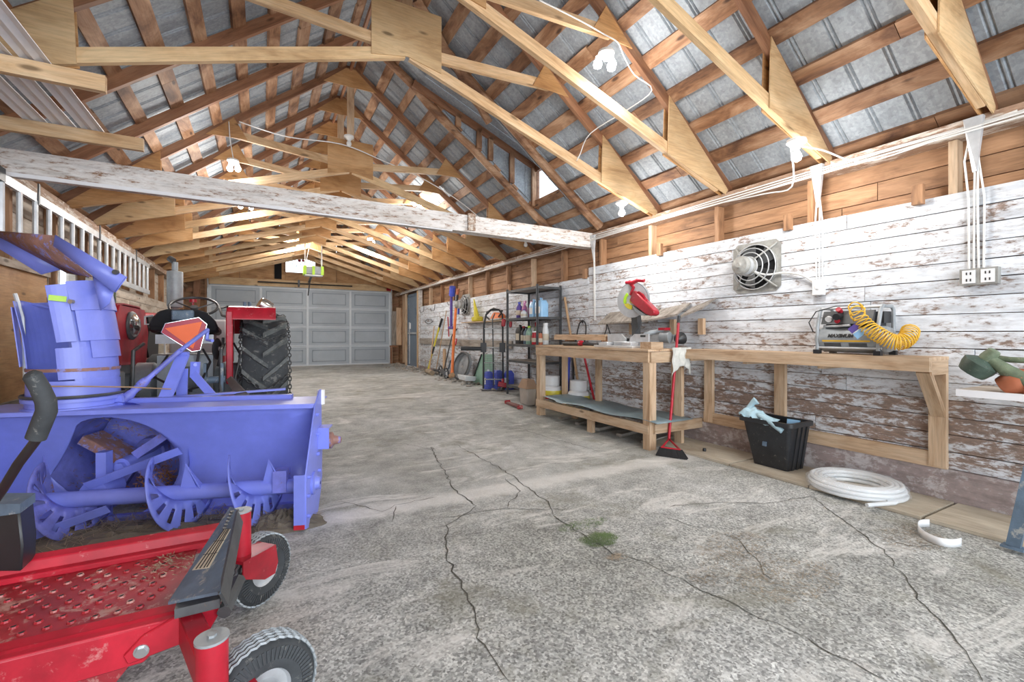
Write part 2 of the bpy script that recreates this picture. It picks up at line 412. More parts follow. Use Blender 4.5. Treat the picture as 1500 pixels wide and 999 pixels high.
course_wall(wr, XR+.11, -1, 13.75, YE, .15, 1.80, .15, 'brown', 1.4, .02, 'sheathing_board')
MB().box((XR-.05, YB, -.05), (XR+.2, 12.45, .215)).build('foundation_curb', 'curb', wr)
for k in range(-4, 16):
    y = 1.2+.87*k
    if 12.5 < y < 13.8: continue
    board('stud', (XR+.045, y, .2), (XR+.045, y, 2.33), .045, .085, 'brown' if k % 3 else 'pine2', wr, up=(0, 1, 0))
for y in (1.36, 3.62, 4.95, 2.22, 7.1):   # short nailer blocks hanging over the top boards
    z1 = 2.08 if y < 4.9 else 1.97
    board('nailer_block', (XR-.045, y, z1-.13), (XR-.045, y, z1), .06, .04, 'brown', wr, up=(0, 1, 0))
for a, c in ((YB, 1.9), (1.9, 6.2), (6.2, 11), (11, YE)):
    board('top_plate', (XR+.03, a, 2.355), (XR+.03, c-.003, 2.355), .045, .16, 'plate', wr)
    board('top_plate', (XR+.03, a, 2.402), (XR+.03, c-.003, 2.402), .045, .15, 'plate', wr)
    board('top_plate', (XL-.03, a, 2.355), (XL-.03, c-.003, 2.355), .045, .16, 'plate', wl)
    board('top_plate', (XL-.03, a, 2.402), (XL-.03, c-.003, 2.402), .045, .15, 'plate', wl)
MB().box((XL-.14, YB, 0), (XL-.11, 6.15, PZ+.05)).box((XL-.14, 6.95, 0), (XL-.11, YE, PZ+.05)).box((XL-.14, 6.15, 0), (XL-.11, 6.95, 1.45)).box((XL-.14, 6.15, 1.83), (XL-.11, 6.95, PZ+.05)).build('outer_skin', 'brown', wl)
course_wall(wl, XL-.11, 1, YB, YE, .1, 2.33, .19, 'leftboards', 3.0, .02, 'sheathing_board', [(6.15, 6.95, 1.42, 1.86)])
for k in range(-3, 15):
    y = 1.45+.95*k; board('stud', (XL-.045, y, 0), (XL-.045, y, 2.33), .05, .09, 'brown', wl, up=(0, 1, 0))
course_wall(wl, XL, 1, 8.2, 12.4, .2, 1.75, .14, 'leftboards', 2.0, .02, 'plank')
course_wall(wl, XL, 1, 7.05, 8.2, .2, 1.75, .14, 'white', 1.2, .02, 'plank')
w = sroot('window_2', (XL-.1, 6.55, 1.45))
MB().box((XL-.13, 6.15, 1.42), (XL-.05, 6.19, 1.86)).box((XL-.13, 6.91, 1.42), (XL-.05, 6.95, 1.86)).box((XL-.13, 6.15, 1.42), (XL-.05, 6.95, 1.46)).box((XL-.13, 6.15, 1.82), (XL-.05, 6.95, 1.86)).box((XL-.12, 6.54, 1.46), (XL-.08, 6.565, 1.82)).build('window_frame', 'leftboards', w)
MB().box((XL-.102, 6.19, 1.46), (XL-.098, 6.91, 1.82)).build('pane', 'glass', w)
for y0, y1 in ((YB, -.6), (-.6, 1.9), (1.9, 4.4), (4.4, 5.9)):
    board('plywood_sheet', (XL+.012, y0, .92), (XL+.012, y1-.01, .92), 1.40, .018, 'ply', wl)
board('trim_board', (XL+.03, 1.0, 1.65), (XL+.03, 5.9, 1.65), .06, .03, 'leftboards', wl)
board('trim_board', (XL+.03, 1.0, .50), (XL+.03, 5.9, .50), .09, .03, 'greywood', wl)
board('nailer_block', (XL+.05, 3.6, 1.86), (XL+.05, 4.35, 1.86), .13, .05, 'brown', wl)
# gable wall at the far end
wb = sroot('wall_back', (XC, YE, 0)); GD0, GD1, GDT = -1.25, 3.68, 2.46
def gable(x0, x1, z0, mat, n='plywood_sheet', y=YE+.02, th=.018, inset=.015):
    pts = [(x0+inset/2, z0), (x1-inset/2, z0)]
    top = lambda x: zraft(x)+.12
    xs_ = [x1-inset/2] + ([XC] if x0 < XC < x1 else []) + [x0+inset/2]
    pts += [(x, top(x)) for x in xs_]
    MB().prism([(x, y, z) for x, z in pts], (0, th, 0)).build(n, mat, wb)
gable(-1.85, -.55, GDT+.24, 'ply'); gable(2.05, 3.4, GDT+.24, 'ply'); gable(-.55, .62, GDT+.24, 'ply'); gable(1.45, 2.05, GDT+.24, 'ply')
MB().box((.62, YE+.02, GDT+.24), (1.45, YE+.04, 2.93)).build('plywood_sheet', 'ply', wb)
MB().prism([(.62, YE+.02, 3.36), (1.45, YE+.02, 3.36), (1.45, YE+.02, zraft(1.45)+.1), (XC, YE+.02, RB+.1), (.62, YE+.02, zraft(.62)+.1)], (0, .018, 0)).build('plywood_sheet', 'ply', wb)
gable(3.4, 4.02, .1, 'brown', 'boarding'); gable(-1.9, -1.3, .1, 'brown', 'boarding')
MB().box((-2.0, YE+.06, GDT-.05), (.60, YE+.08, 3.6)).box((1.47, YE+.06, GDT-.05), (4.1, YE+.08, 3.6)).box((.60, YE+.06, GDT-.05), (1.47, YE+.08, 2.92)).box((.30, YE+.06, 3.38), (1.80, YE+.08, 4.3)).box((-2.0, YE+.06, 0), (GD0, YE+.08, GDT)).box((GD1, YE+.06, 0), (4.1, YE+.08, GDT)).build('outer_skin', 'brown', wb)  # gable skin added to stop sky light leaking between the sheets
board('door_header', (GD0-.1, YE-.01, GDT+.13), (GD1+.1, YE-.01, GDT+.13), .20, .05, 'plylight', wb)
board('door_jamb', (GD0-.07, YE-.01, .1), (GD0-.07, YE-.01, GDT+.9), .10, .09, 'brown', wb, up=(1, 0, 0))
board('door_jamb', (GD0-.30, YE-.05, .1), (GD0-.30, YE-.05, GDT+.5), .16, .09, 'rafter', wb, up=(1, 0, 0))
board('door_jamb', (GD1+.06, YE-.01, .1), (GD1+.06, YE-.01, GDT+.1), .08, .09, 'pine2', wb, up=(1, 0, 0))
for z in (.55, .85, 1.15, 1.45, 1.75, 2.05, 2.3):
    board('batten', (3.78, YE-.02, z), (4.0, YE-.02, z+.02), .09, .03, 'rafter', wb)
    board('batten', (-1.8, YE-.02, z), (-1.5, YE-.02, z+.02), .12, .03, 'rafter', wb)
w = sroot('window_1', (1.0, YE, 2.93))
MB().box((.58, YE-.03, 2.89), (1.49, YE+.05, 2.94)).box((.58, YE-.03, 3.35), (1.49, YE+.05, 3.43)).box((.58, YE-.03, 2.94), (.63, YE+.05, 3.35)).box((1.44, YE-.03, 2.94), (1.49, YE+.05, 3.35)).build('window_frame', 'brown', w)
MB().box((.63, YE+.02, 2.94), (1.44, YE+.025, 3.35)).build('pane', 'glass', w)
b = MB()
for i, (x, z) in enumerate([(.80, 3.2), (.92, 3.14), (1.02, 3.2), (1.2, 3.16), (1.3, 3.22)]): b.obox((x, YE+.016, z), (.09, .004, .022), (0, .7*(-1)**i, 0))
b.build('green_decoration', 'green', w)
MB().cyl((1.0, YE+.012, 3.31), (1.0, YE+.017, 3.31), .05, n=10).cyl((1.1, YE+.012, 3.31), (1.1, YE+.017, 3.31), .04, n=10).build('red_decoration', 'red', w)
# beside window: flat black board, its colour standing in for a dark slot
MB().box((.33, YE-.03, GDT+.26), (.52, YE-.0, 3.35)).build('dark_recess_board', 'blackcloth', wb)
# garage door : 4 sections x 4 raised panels
gd = sroot('door_1', ((GD0+GD1)/2, YE-.06, .13)); gy = YE-.07; sh = (GDT-.14)/4; cw = (GD1-GD0)/4
for j in range(4):
    z0 = .14+j*sh
    sec = MB().box((GD0, gy, z0+.001), (GD1, gy+.04, z0+sh-.001)).build('door_section', 'door', gd)
    MB().box((GD0, gy-.02, z0+sh-.03), (GD1, gy, z0+sh-.004)).box((GD0, gy-.012, z0+.012), (GD1, gy, z0+.032)).build('section_rail', 'doorrib', sec)
    for i in range(4):
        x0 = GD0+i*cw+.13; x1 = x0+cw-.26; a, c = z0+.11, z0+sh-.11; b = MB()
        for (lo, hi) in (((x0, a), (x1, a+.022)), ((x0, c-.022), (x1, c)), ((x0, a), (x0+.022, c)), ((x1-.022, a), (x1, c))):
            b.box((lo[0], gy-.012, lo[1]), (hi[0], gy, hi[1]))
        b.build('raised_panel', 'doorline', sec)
for i in range(5):
    x = GD0+i*cw; MB().box((x-.03, gy-.034, .15), (x+.03, gy-.001, GDT)).build('door_stile', 'doorrib', gd)
for x, sgn in ((GD0-.04, -1), (GD1+.04, 1)):
    b = MB().box((x-.02, gy-.09, .13), (x+.02, gy-.05, GDT-.1))
    arc = [(x, gy-.07-.3*(1-math.cos(t)), GDT-.1+.3*math.sin(t)) for t in [k*math.pi/12 for k in range(7)]]
    b.tube(arc, .02, 6); e = arc[-1]; b.bar(e, (x, gy-2.6, e[2]+.03), .04, .05); b.build('track', 'alu', gd)
MB().cyl((-.1, gy-.06, GDT+.14), (2.5, gy-.06, GDT+.14), .018, n=8).box((.95, gy-.08, GDT+.05), (1.0, gy, GDT+.25)).build('torsion_bar', 'black', gd)
MB().box((GD0, gy+.05, .10), (GD1, gy+.06, GDT+.1)).build('door_leak_backing', 'door', gd)  # panel added behind the sections to block sky light at their gaps
MB().box((GD0, gy-.03, .125), (GD1, gy+.04, .142)).build('bottom_seal', 'whiteplastic', gd)
MB().box((GD1-.1, gy-.02, GDT+.05), (GD1+.12, gy+.0, GDT+.18)).build('red_header_block', 'red', gd)
# entry door in right wall
d2 = sroot('door_2', (XR, 13.15, .13))
MB().box((XR+.02, 12.72, .14), (XR+.06, 13.62, 2.2)).build('door_leaf', plain('blue_grey_door_paint', (.16, .21, .27), .45, 0, .1), d2)
MB().box((XR+.0, 12.64, .13), (XR+.08, 12.72, 2.28)).box((XR+.0, 13.62, .13), (XR+.08, 13.72, 2.28)).box((XR, 12.64, 2.2), (XR+.08, 13.72, 2.28)).build('door_frame', 'slate', d2)
MB().bar((XR+.0, 13.5, .2), (XR+.0, 13.5, 1.45), .03, .03).bar((XR-.01, 12.8, 1.12), (XR-.01, 13.55, 1.12), .03, .05).build('push_bar', 'alu', d2)
MB().box((XR, 12.78, 1.55), (XR+.02, 12.95, 1.85)).build('door_vent', 'slate', d2)
MB().box((XR-.0, 13.42, 1.25), (XR+.02, 13.5, 1.42)).build('door_lock', 'whiteplastic', d2)
MB().box((XR-.05, 12.7, .12), (XR+.06, 13.65, .145)).build('threshold', 'whiteplastic', d2)
for y, m_ in ((12.57, 'pine'), (12.42, 'whitebeam'), (13.8, 'pine2')):
    board('jamb_post', (XR-.0, y, .13), (XR-.0, y, 2.33), .09, .09, m_, wr, up=(0, 1, 0))
# roof
rf = sroot('ceiling', (XC, 6, RB))
DY0, DY1, DX0, DX1 = 4.78, 5.58, 1.75, 3.45      # dormer opening in right slope
zt = .125; RT = zt+.022
def slopept(x, dz): return zraft(x)+dz
for side in (1, -1):
    xe = XC+side*3.0; L = math.hypot(3.0, 3.0*SL); up = UPR if side > 0 else UPL
    npur = 11
    for k in range(npur):
        x = XC+side*(.10+2.82*k/(npur-1))
        cuts = [YB, 1.3, 5.1, 9.2, 12.4, YE+.03]
        if k % 2: cuts = [YB, -.4, 3.2, 7.4, 11.0, YE+.03]
        if side > 0 and DX0-.05 < x < DX1+.05: cuts = sorted([c for c in cuts if not DY0-.3 < c < DY1+.3]+[DY0, DY1])
        for a, c in zip(cuts, cuts[1:]):
            if side > 0 and DX0-.05 < x < DX1+.05 and abs(a-DY0) < .01: continue
            wv = R.uniform(.095, .135)
            z = slopept(x, zt-.002)
            board('purlin', (x, a, z), (x, c-.004, z), .034, round(wv, 2), 'barkboard', rf, up=up)
    # steel sheets, each with ribs
    y = YB; k = 0
    while y < YE:
        y1 = min(y+.66, YE+.1); segs = [(XC, xe)]
        if side > 0 and y1 > DY0 and y < DY1:
            y1 = DY1 if y >= DY0-.01 else DY0
            if y >= DY0-.01: segs = [(XC, DX0), (DX1, xe)]
        for (xa, xb) in segs:
            b = MB(); yy = y; cols = []
            n = max(1, round((y1-y)/.22)); prof = []
            for q in range(n):
                s0 = y+(y1-y)*q/n; s1 = y+(y1-y)*(q+1)/n
                prof += [(s0, 0), (s1-.055, 0), (s1-.045, .016), (s1-.035, 0), (s1-.028, 0), (s1-.018, .016), (s1-.008, 0)]
            prof.append((y1, 0))
            for (yy, hz) in prof:
                b.v += [Vector((xa, yy, slopept(xa, zt+.02)+hz)), Vector((xb, yy, slopept(xb, zt+.02)+hz))]
            for q in range(len(prof)-1): b.f.append((2*q, 2*q+1, 2*q+3, 2*q+2))
            b.build('roof_sheet', 'galv', rf, smooth=False)
        y = y1; k += 1
MB().hexa([(XC-.12, YB, RB+.06), (XC+.12, YB, RB+.06), (XC+.12, YE, RB+.06), (XC-.12, YE, RB+.06), (XC-.02, YB, RB+.19), (XC+.02, YB, RB+.19), (XC+.02, YE, RB+.19), (XC-.02, YE, RB+.19)]).build('ridge_cap', 'galv', rf)
board('ridge_board', (XC, YB, RB+.06), (XC, YE, RB+.06), .12, .03, 'rafter', rf)
# dormer
dz = lambda x: zraft(DX0)+zt+.02-(x-DX0)*(zraft(DX0)+zt-3.48)/(DX1-DX0)
for q in range(4):
    y0 = DY0+(DY1-DY0)*q/4; y1 = DY0+(DY1-DY0)*(q+1)/4
    MB().hexa([(DX0, y0, dz(DX0)), (DX1+.1, y0, dz(DX1+.1)), (DX1+.1, y1-.01, dz(DX1+.1)), (DX0, y1-.01, dz(DX0)), (DX0, y0, dz(DX0)+.02), (DX1+.1, y0, dz(DX1+.1)+.02), (DX1+.1, y1-.01, dz(DX1+.1)+.02), (DX0, y1-.01, dz(DX0)+.02)]).build('dormer_roof_sheet', 'galv', rf)
for yy, inner in ((DY1, -1), (DY0, 1)):
    n = 11
    for q in range(n):
        xa = DX0+(DX1-DX0)*q/n; xb = DX0+(DX1-DX0)*(q+1)/n+.004; o_ = inner*(-.02) + (.006 if q % 2 else 0)
        MB().prism([(xa, yy+o_, zraft(xa)+.02), (xb, yy+o_, zraft(xb)+.02), (xb, yy+o_, dz(xb)), (xa, yy+o_, dz(xa))], (0, .008, 0)).build('cheek_sheet', 'galv', rf)
    yb_ = yy+inner*.03
    board('dormer_header', (DX0-.1, yb_, dz(DX0)-.03), (DX1+.05, yb_, dz(DX1)-.05), .09, .04, 'rafter', rf)
    for x in (2.25, 2.55, 2.72, 3.05, 3.41):
        board('dormer_stud', (x, yb_, zraft(x)+.1), (x, yb_, dz(x)-.05), .07, .04, 'barkboard', rf, up=(1, 0, 0))
board('dormer_sill', (DX1, DY0, zraft(DX1)+.16), (DX1, DY1, zraft(DX1)+.16), .10, .06, 'barkboard', rf)
board('dormer_lintel', (DX1, DY0, dz(DX1)-.06), (DX1, DY1, dz(DX1)-.06), .08, .05, 'rafter', rf)
w = sroot('window_3', (DX1+.03, (DY0+DY1)/2, 3.0)); MB().box((DX1+.03, DY0, zraft(DX1)+.1), (DX1+.034, DY1, dz(DX1))).build('pane', 'glass', w)
MB().box((DX1+.01, DY0, zraft(DX1)+.1), (DX1+.05, DY0+.04, dz(DX1))).box((DX1+.01, DY1-.04, zraft(DX1)+.1), (DX1+.05, DY1, dz(DX1))).build('window_frame', 'rafter', w)
# old pole rafters beside the dormer
def pole(p0, p1, r, name, seed):
    q = random.Random(seed); n = 14; pts = []; rr = []
    for k in range(n+1):
        t = k/n; p = Vector(p0).lerp(Vector(p1), t); pts.append(p+Vector((0, q.uniform(-.012, .012), q.uniform(-.012, .012)))); rr.append(r*q.uniform(.9, 1.12))
    return MB().tube(pts, rr, 8).build(name, 'barkboard', rf)
for y, s_ in ((DY1+.05, 1), (DY0-.09, 2)):
    pole((XC+.02, y, RB+.05), (XR, y, zraft(XR)+.05), .055, 'pole_rafter', s_)
    board('rafter', (XC-.02, y, RB+.05), (XL, y, zraft(XL)+.05), .10, .045, 'rafter', rf)
for y in (DY0-.35,): pole((XC+.3, y, zraft(XC+.3)+.02), (2.4, y+.5, zraft(2.4)+.05), .05, 'pole_brace', 5)
# trusses
TY = [-2.5, -1.6, -.73, .15, 1.03, 1.93, 2.83, 3.71]+[6.42+.87*k for k in range(10)]
names_ = {0: 'behind the photographer', 1: 'behind the photographer'}
ordn = ['first', 'second', 'third', 'fourth', 'fifth', 'sixth', 'seventh', 'eighth', 'ninth', 'tenth']
TR = {}
for ti, y in enumerate(TY):
    if y < 4: lab = 'scissor roof truss of pale lumber and plywood gussets, ' + {7: 'nearest before the tie beam', 6: 'carrying the lit three-bulb light', 5: 'with single bulb at its right heel', 4: 'far upper right, with doubled heel', 3: 'straight overhead at the photographer', 2: 'just behind the photographer', 1: 'second behind the photographer', 0: 'by the open end of the barn'}[ti]
    else: lab = 'scissor roof truss with orange plywood heels, %s beyond the white tie beam' % ordn[ti-8]
    T = thing('roof_truss', lab, 'truss', (XC, y, PZ), group='scissor trusses along the barn')
    TR[ti] = T
    near = ti < 8; zq = .10 if near else 0.0
    for s_ in (1, -1):
        up = UPR if s_ > 0 else UPL; xe = XR if s_ > 0 else XL; zl = .09 if (s_ < 0 and near) else 0.0
        board('top_chord', (XC+s_*.01, y, RB+.058), (xe+s_*.05, y, zraft(xe)-.04+.058), .092, .042, 'rafter', T, up=up)
        zc0 = 3.29+zq; xa = XC+s_*.12
        board('bottom_chord', (XC+s_*.03, y-.0, zc0), (XC+s_*2.72, y, 2.475+zl), .092, .040, 'pine' if (ti*7+s_) % 3 else 'plylight', T, up=(s_*.3, 0, 1))
        # heel gusset: long plywood wedge
        xh = XC+s_*2.05; yb_ = y-.031; zh = 2.475+zl+(zc0-2.475-zl)*(2.72-2.05)/2.69-.055
        MB().prism([(XC+s_*2.83, yb_, 2.40+zl), (XC+s_*2.83, yb_, 2.46+zl), (xh, yb_, zraft(xh)+.10), (xh-s_*.02, yb_, zh)], (0, .009, 0)).build('heel_gusset', 'ply' if ti > 7 and ti % 3 else 'plylight', T)
        MB().prism([(XC+s_*2.83, y+.022, 2.40+zl), (XC+s_*2.83, y+.022, 2.46+zl), (xh, y+.022, zraft(xh)+.10), (xh-s_*.02, y+.022, zh)], (0, .009, 0)).build('heel_gusset', 'ply', T)
        # web to the middle of the top chord
        xm = XC+s_*1.40
        board('web', (XC+s_*.10, y, 3.36+zq*.7), (xm, y, 3.50), .088, .038, 'pine', T, up=(-s_*.1, 0, 1))
        MB().prism([(xm+s_*.22, yb_, zraft(xm+s_*.22)+.05), (xm-s_*.06, yb_, zraft(xm-s_*.06)+.09), (xm-s_*.20, yb_, 3.44), (xm+s_*.02, yb_, 3.44)], (0, .009, 0)).build('web_gusset', 'ply', T)
    MB().prism([(XC-.29, y-.031, 3.20+zq), (XC, y-.031, 3.26+zq), (XC+.29, y-.031, 3.20+zq), (XC+.29, y-.031, 3.68+zq), (XC-.29, y-.031, 3.68+zq)], (0, .011, 0)).build('centre_gusset', 'plylight' if ti == 7 else 'ply', T)
    MB().prism([(XC-.34, y-.032, RB-.22), (XC+.34, y-.032, RB-.22), (XC+.06, y-.032, RB+.02), (XC-.06, y-.032, RB+.02)], (0, .009, 0)).build('peak_gusset', 'ply', T)
    board('king_post', (XC, y-.0, 3.60), (XC, y-.0, RB), .088, .038, 'pine2', T, up=(1, 0, 0))
# whitewashed tie beam
tb = thing('tie_beam', 'long whitewashed timber tie beam with peeling paint, spanning the barn under the trusses', 'beam', (XC, 4.95, 2.3))
board('timber', (XL-.0, 5.02, 2.42), (XR, 4.86, 2.33), .19, .15, 'whitebeam', tb)
board('ledger_strip', (XL, 4.935, 2.315), (1.9, 4.865, 2.27), .03, .02, 'fiber', tb)
board('nailed_block', (2.12, 4.82, 2.28), (2.12, 4.82, 2.47), .09, .03, 'plate', tb, up=(1, 0, 0))
# rails with stored siding on the left
for i, (y, l) in enumerate(((3.36, 'upper of two short pine rails cantilevered from the left wall'), (4.3, 'lower short pine rail cantilevered from left wall, nearer the tie beam'))):
    o = board('storage_rail', (XL+.0, y, 2.49), (-.77, y, 2.49), .09, .04, 'pine'); tag(o, l, 'rail', 'short storage rails on the left')
for k in range(3):
    x = -1.42+k*.15; b = MB()
    prof = [(0, 0), (.03, .012), (.06, 0), (.09, .012), (.125, 0)]
    for (q, hz) in prof: b.v += [Vector((x+q, 1.2, 2.545+hz+k*.0)), Vector((x+q, 4.5+.06*k, 2.545+hz))]
    for q in range(4): b.f.append((2*q, 2*q+1, 2*q+3, 2*q+2))
    o = b.build('siding_strip', 'fiber', None, smooth=False); md = o.modifiers.new('solid', 'SOLIDIFY'); md.thickness = .004
    tag(o, ['white siding strip stored on the rails, nearest left wall', 'white siding strip stored on the rails, middle one', 'white siding strip stored on the rails, farthest from left wall'][k], 'siding', 'siding strips on the rails')
# ------------------------------------------------------------------ lamps
def bulb_fixture(pos, bulbs, label, lit=True, base_up=(0, 0, 1), power=1.0):
    pos = Vector(pos); t = thing('ceiling_lamp', label, 'lamp', pos)
    MB().lathe(pos, (0, 0, -1), [(.02, -.035), (.062, -.035), (.065, -.015), (.05, 0), (.03, .012), (.022, .03)], 16, True).build('lampholder', 'lampwhite', t)
    for dx, dy, dzz in bulbs:
        c = pos+Vector((dx, dy, dzz)); 
        if abs(dx)+abs(dy) > .01: MB().tube([pos+Vector((0, 0, -.01)), pos+Vector((dx*.5, dy*.5, dzz*.3)), c+Vector((0, 0, .04))], .012, 6).build('arm', 'lampwhite', t)
        MB().lathe(c+Vector((0, 0, .045)), (0, 0, -1), [(.013, 0), (.016, .02), (.030, .045), (.034, .062), (.028, .083), (.012, .094), (.001, .096)], 14).build('bulb', 'bulb' if lit else 'lampwhite', t)
        if lit:
            l = bpy.data.lights.new('bulb_light', 'POINT'); l.energy = BULB_W*power/len(bulbs); l.color = (1, .97, .93); l.shadow_soft_size = .12
            lo = bpy.data.objects.new('bulb_light', l); COL.objects.link(lo); lo.location = c+Vector((0, 0, -.24))
    return t
p1 = P(888, 82, Y=2.78)
bulb_fixture(p1, [(-.06, .03, -.05), (.06, .0, -.03), (.01, -.05, -.09)], 'lit ceiling lamp with three bright bulbs, upper right of the tie beam', power=.7)
p2 = P(1167, 212, Y=1.86); bulb_fixture(p2, [(0, 0, -.07)], 'lit single bulb lamp high on the right, above the wall fan', power=.8)
p3 = P(911, 300, Y=3.64); bulb_fixture(p3, [(0, 0, -.07)], 'lit single bulb lamp above the mitre saw bench, at a truss heel')
p4 = P(341, 238, Y=6.36); bulb_fixture(p4, [(-.03, 0, -.06), (.05, 0, -.05)], 'lit lamp under a left truss, uppermost of the left bulbs', power=.9)
p5 = P(360, 298, Y=8.1); bulb_fixture(p5, [(-.07, 0, -.04), (.07, 0, -.04)], 'lit twin bulb lamp seen just under the tie beam on the left', power=2.4)
p6 = P(511, 203, Y=6.30); bulb_fixture(p6, [(0, 0, -.05)], 'unlit white bulb lamp below the peak gusset at centre', lit=False)
p7 = P(610, 294, Y=8.1); bulb_fixture(p7, [(-.04, 0, -.05), (.06, 0, -.06)], 'lit twin bulb lamp just above the tie beam, right of centre', power=1.7)
p8 = P(542, 350, Y=10.7); bulb_fixture(p8, [(-.05, 0, -.05), (.08, 0, -.07)], 'lit twin bulb lamp toward the garage door on the right', power=3.2)
p9 = P(431, 343, Y=12.3); bulb_fixture(p9, [(-.06, 0, -.05), (.08, 0, -.05)], 'lit lamp above the far gable window', power=2.6)
p10 = P(770, 352, Y=6.35); bulb_fixture(p10, [(0, 0, -.06)], 'unlit lamp hanging under the right end of the tie beam', lit=False)
bulb_fixture((2.2, -.6, 3.1), [(0, 0, -.07)], 'added unseen fill lamp with single bulb, overhead behind the photographer', power=1.6)  # unseen lamp added behind the camera to brighten the barn evenly
# cables
def cable(pts, r, label, mat='cable', cat='cable', name='cable', sub=4):
    pts = [Vector(p) for p in pts]; q = []
    for k in range(len(pts)-1):
        a = pts[max(0, k-1)]; b_ = pts[k]; c = pts[k+1]; d = pts[min(len(pts)-1, k+2)]
        for j in range(sub):
            t = j/sub; q.append(.5*((2*b_)+(c-a)*t+(2*a-5*b_+4*c-d)*t*t+(3*b_-a-3*c+d)*t**3))
    q.append(pts[-1]); o = MB().tube(q, r, 6).build(name, mat); return tag(o, label, cat) if label else o
plz = 2.36
for i in range(4):
    pts = [(XR-.06-.012*i, -1.0+.95*k, plz+.02-.018*i+R.uniform(-.015, .012)) for k in range(17)]
    cable(pts, .006, ['white cable run along the right top plate, topmost', 'white cable run along the right top plate, second from top', 'white cable run along the right top plate, third from top', 'white cable run along the right top plate, lowest'][i])
def drop(y, z0, z1, n, lab):
    b = MB(); t = thing('cable_drop', lab, 'cable', (XR-.04, y, z1))
    for i in range(n):
        yy = y+(i-(n-1)/2)*.022; pts = [(XR-.05, yy*.5+y*.5, z0+.0), (XR-.055, yy+R.uniform(-.02, .02), z0-.2), (XR-.04, yy+R.uniform(-.01, .01), (z0+z1)/2), (XR-.035, yy, z1)]
        q = [Vector(p) for p in pts]; MB().tube(q, .006, 6).build('wire', 'cable', t)
    MB().hexa([(XR-.07, y-.012, z0-.28), (XR-.055, y+.012, z0-.28), (XR-.05, y+.012, z0-.28), (XR-.055, y-.012, z0-.28), (XR-.09, y-.045, z0+.05), (XR-.09, y+.045, z0+.05), (XR-.05, y+.045, z0+.05), (XR-.05, y-.045, z0+.05)]).build('metal_strap', 'alu', t)
    return t
drop(1.08, 2.36, 1.48, 4, 'bundle of white wires dropping to the twin outlets, far right')
drop(1.98, 2.36, 1.51, 3, 'bundle of white wires dropping to the switch box right of the fan')
drop(4.75, 2.34, 1.27, 2, 'pair of white wires dropping behind the mitre saw bench')
cable([p2+Vector((.05, 0, .0)), p2+Vector((.1, -.12, -.06)), (3.72, 1.62, 2.3), (3.84, 1.3, 2.34), (3.84, .9, 2.38)], .006, 'white cable looping from the right single bulb lamp to the wall top')
cable([p2+Vector((0, .04, -.0)), (3.7, 2.1, 2.26), (3.82, 2.4, 2.3), (3.84, 2.9, 2.34)], .006, 'white cable from right single bulb lamp back along the plate')
cable([P(790, 0, Y=2.7), P(850, 30, Y=2.72), P(885, 50, Y=2.76), P(905, 62, Y=2.78), P(915, 85, Y=2.8), P(930, 110, Y=2.8), P(955, 132, Y=2.8), P(920, 160, Y=3.2), P(865, 195, Y=3.65), P(850, 225, Y=3.66), P(845, 235, Y=3.66)], .005, 'white cable running to the three bulb lamp and across the trusses')
cable([P(350, 178, Y=6.38), P(420, 200, Y=6.36), P(500, 211, Y=6.3), P(560, 235, Y=6.34), P(620, 262, Y=6.6), P(680, 300, Y=6.6), P(738, 352, Y=6.5)], .007, 'white cable sagging past unlit centre lamp to the right wall')
cable([P(335, 178, Y=6.38), P(337, 205, Y=6.38), P(342, 235, Y=6.38)], .006, 'short white cable hanging down to the uppermost left lamp')
# outlets and switch
t = thing('outlet_box', 'grey twin outlet box with two white double sockets on the right wall', 'outlet', (XR-.03, 1.06, 1.42))
MB().box((XR-.075, .975, 1.385), (XR-.022, 1.145, 1.485)).build('box', 'fanmetal', t)
for yy in (1.018, 1.102):
    o = MB().box((XR-.08, yy-.03, 1.395), (XR-.075, yy+.03, 1.475)).build('socket', 'whiteplastic', t)
    b = MB()
    for zz in (1.415, 1.455):
        b.box((XR-.0815, yy-.012, zz-.008), (XR-.08, yy-.006, zz+.008)); b.box((XR-.0815, yy+.006, zz-.008), (XR-.08, yy+.012, zz+.008))
    b.build('slots', 'ink', o)
t = thing('switch_box', 'white switch box with a lead to the wall fan', 'switch', (XR-.03, 1.98, 1.44))
MB().box((XR-.07, 1.94, 1.39), (XR-.022, 2.02, 1.51)).build('box', 'whiteplastic', t, bevel=.004)
MB().box((XR-.08, 1.97, 1.44), (XR-.07, 1.99, 1.465)).build('toggle', 'whiteplastic', t)
cable([(XR-.05, 2.02, 1.5), (XR-.06, 2.1, 1.56), (XR-.05, 2.25, 1.60), (XR-.08, 2.4, 1.60), (XR-.18, 2.5, 1.66), (XR-.24, 2.56, 1.72)], .009, 'grey lead from the switch box to the wall fan motor')
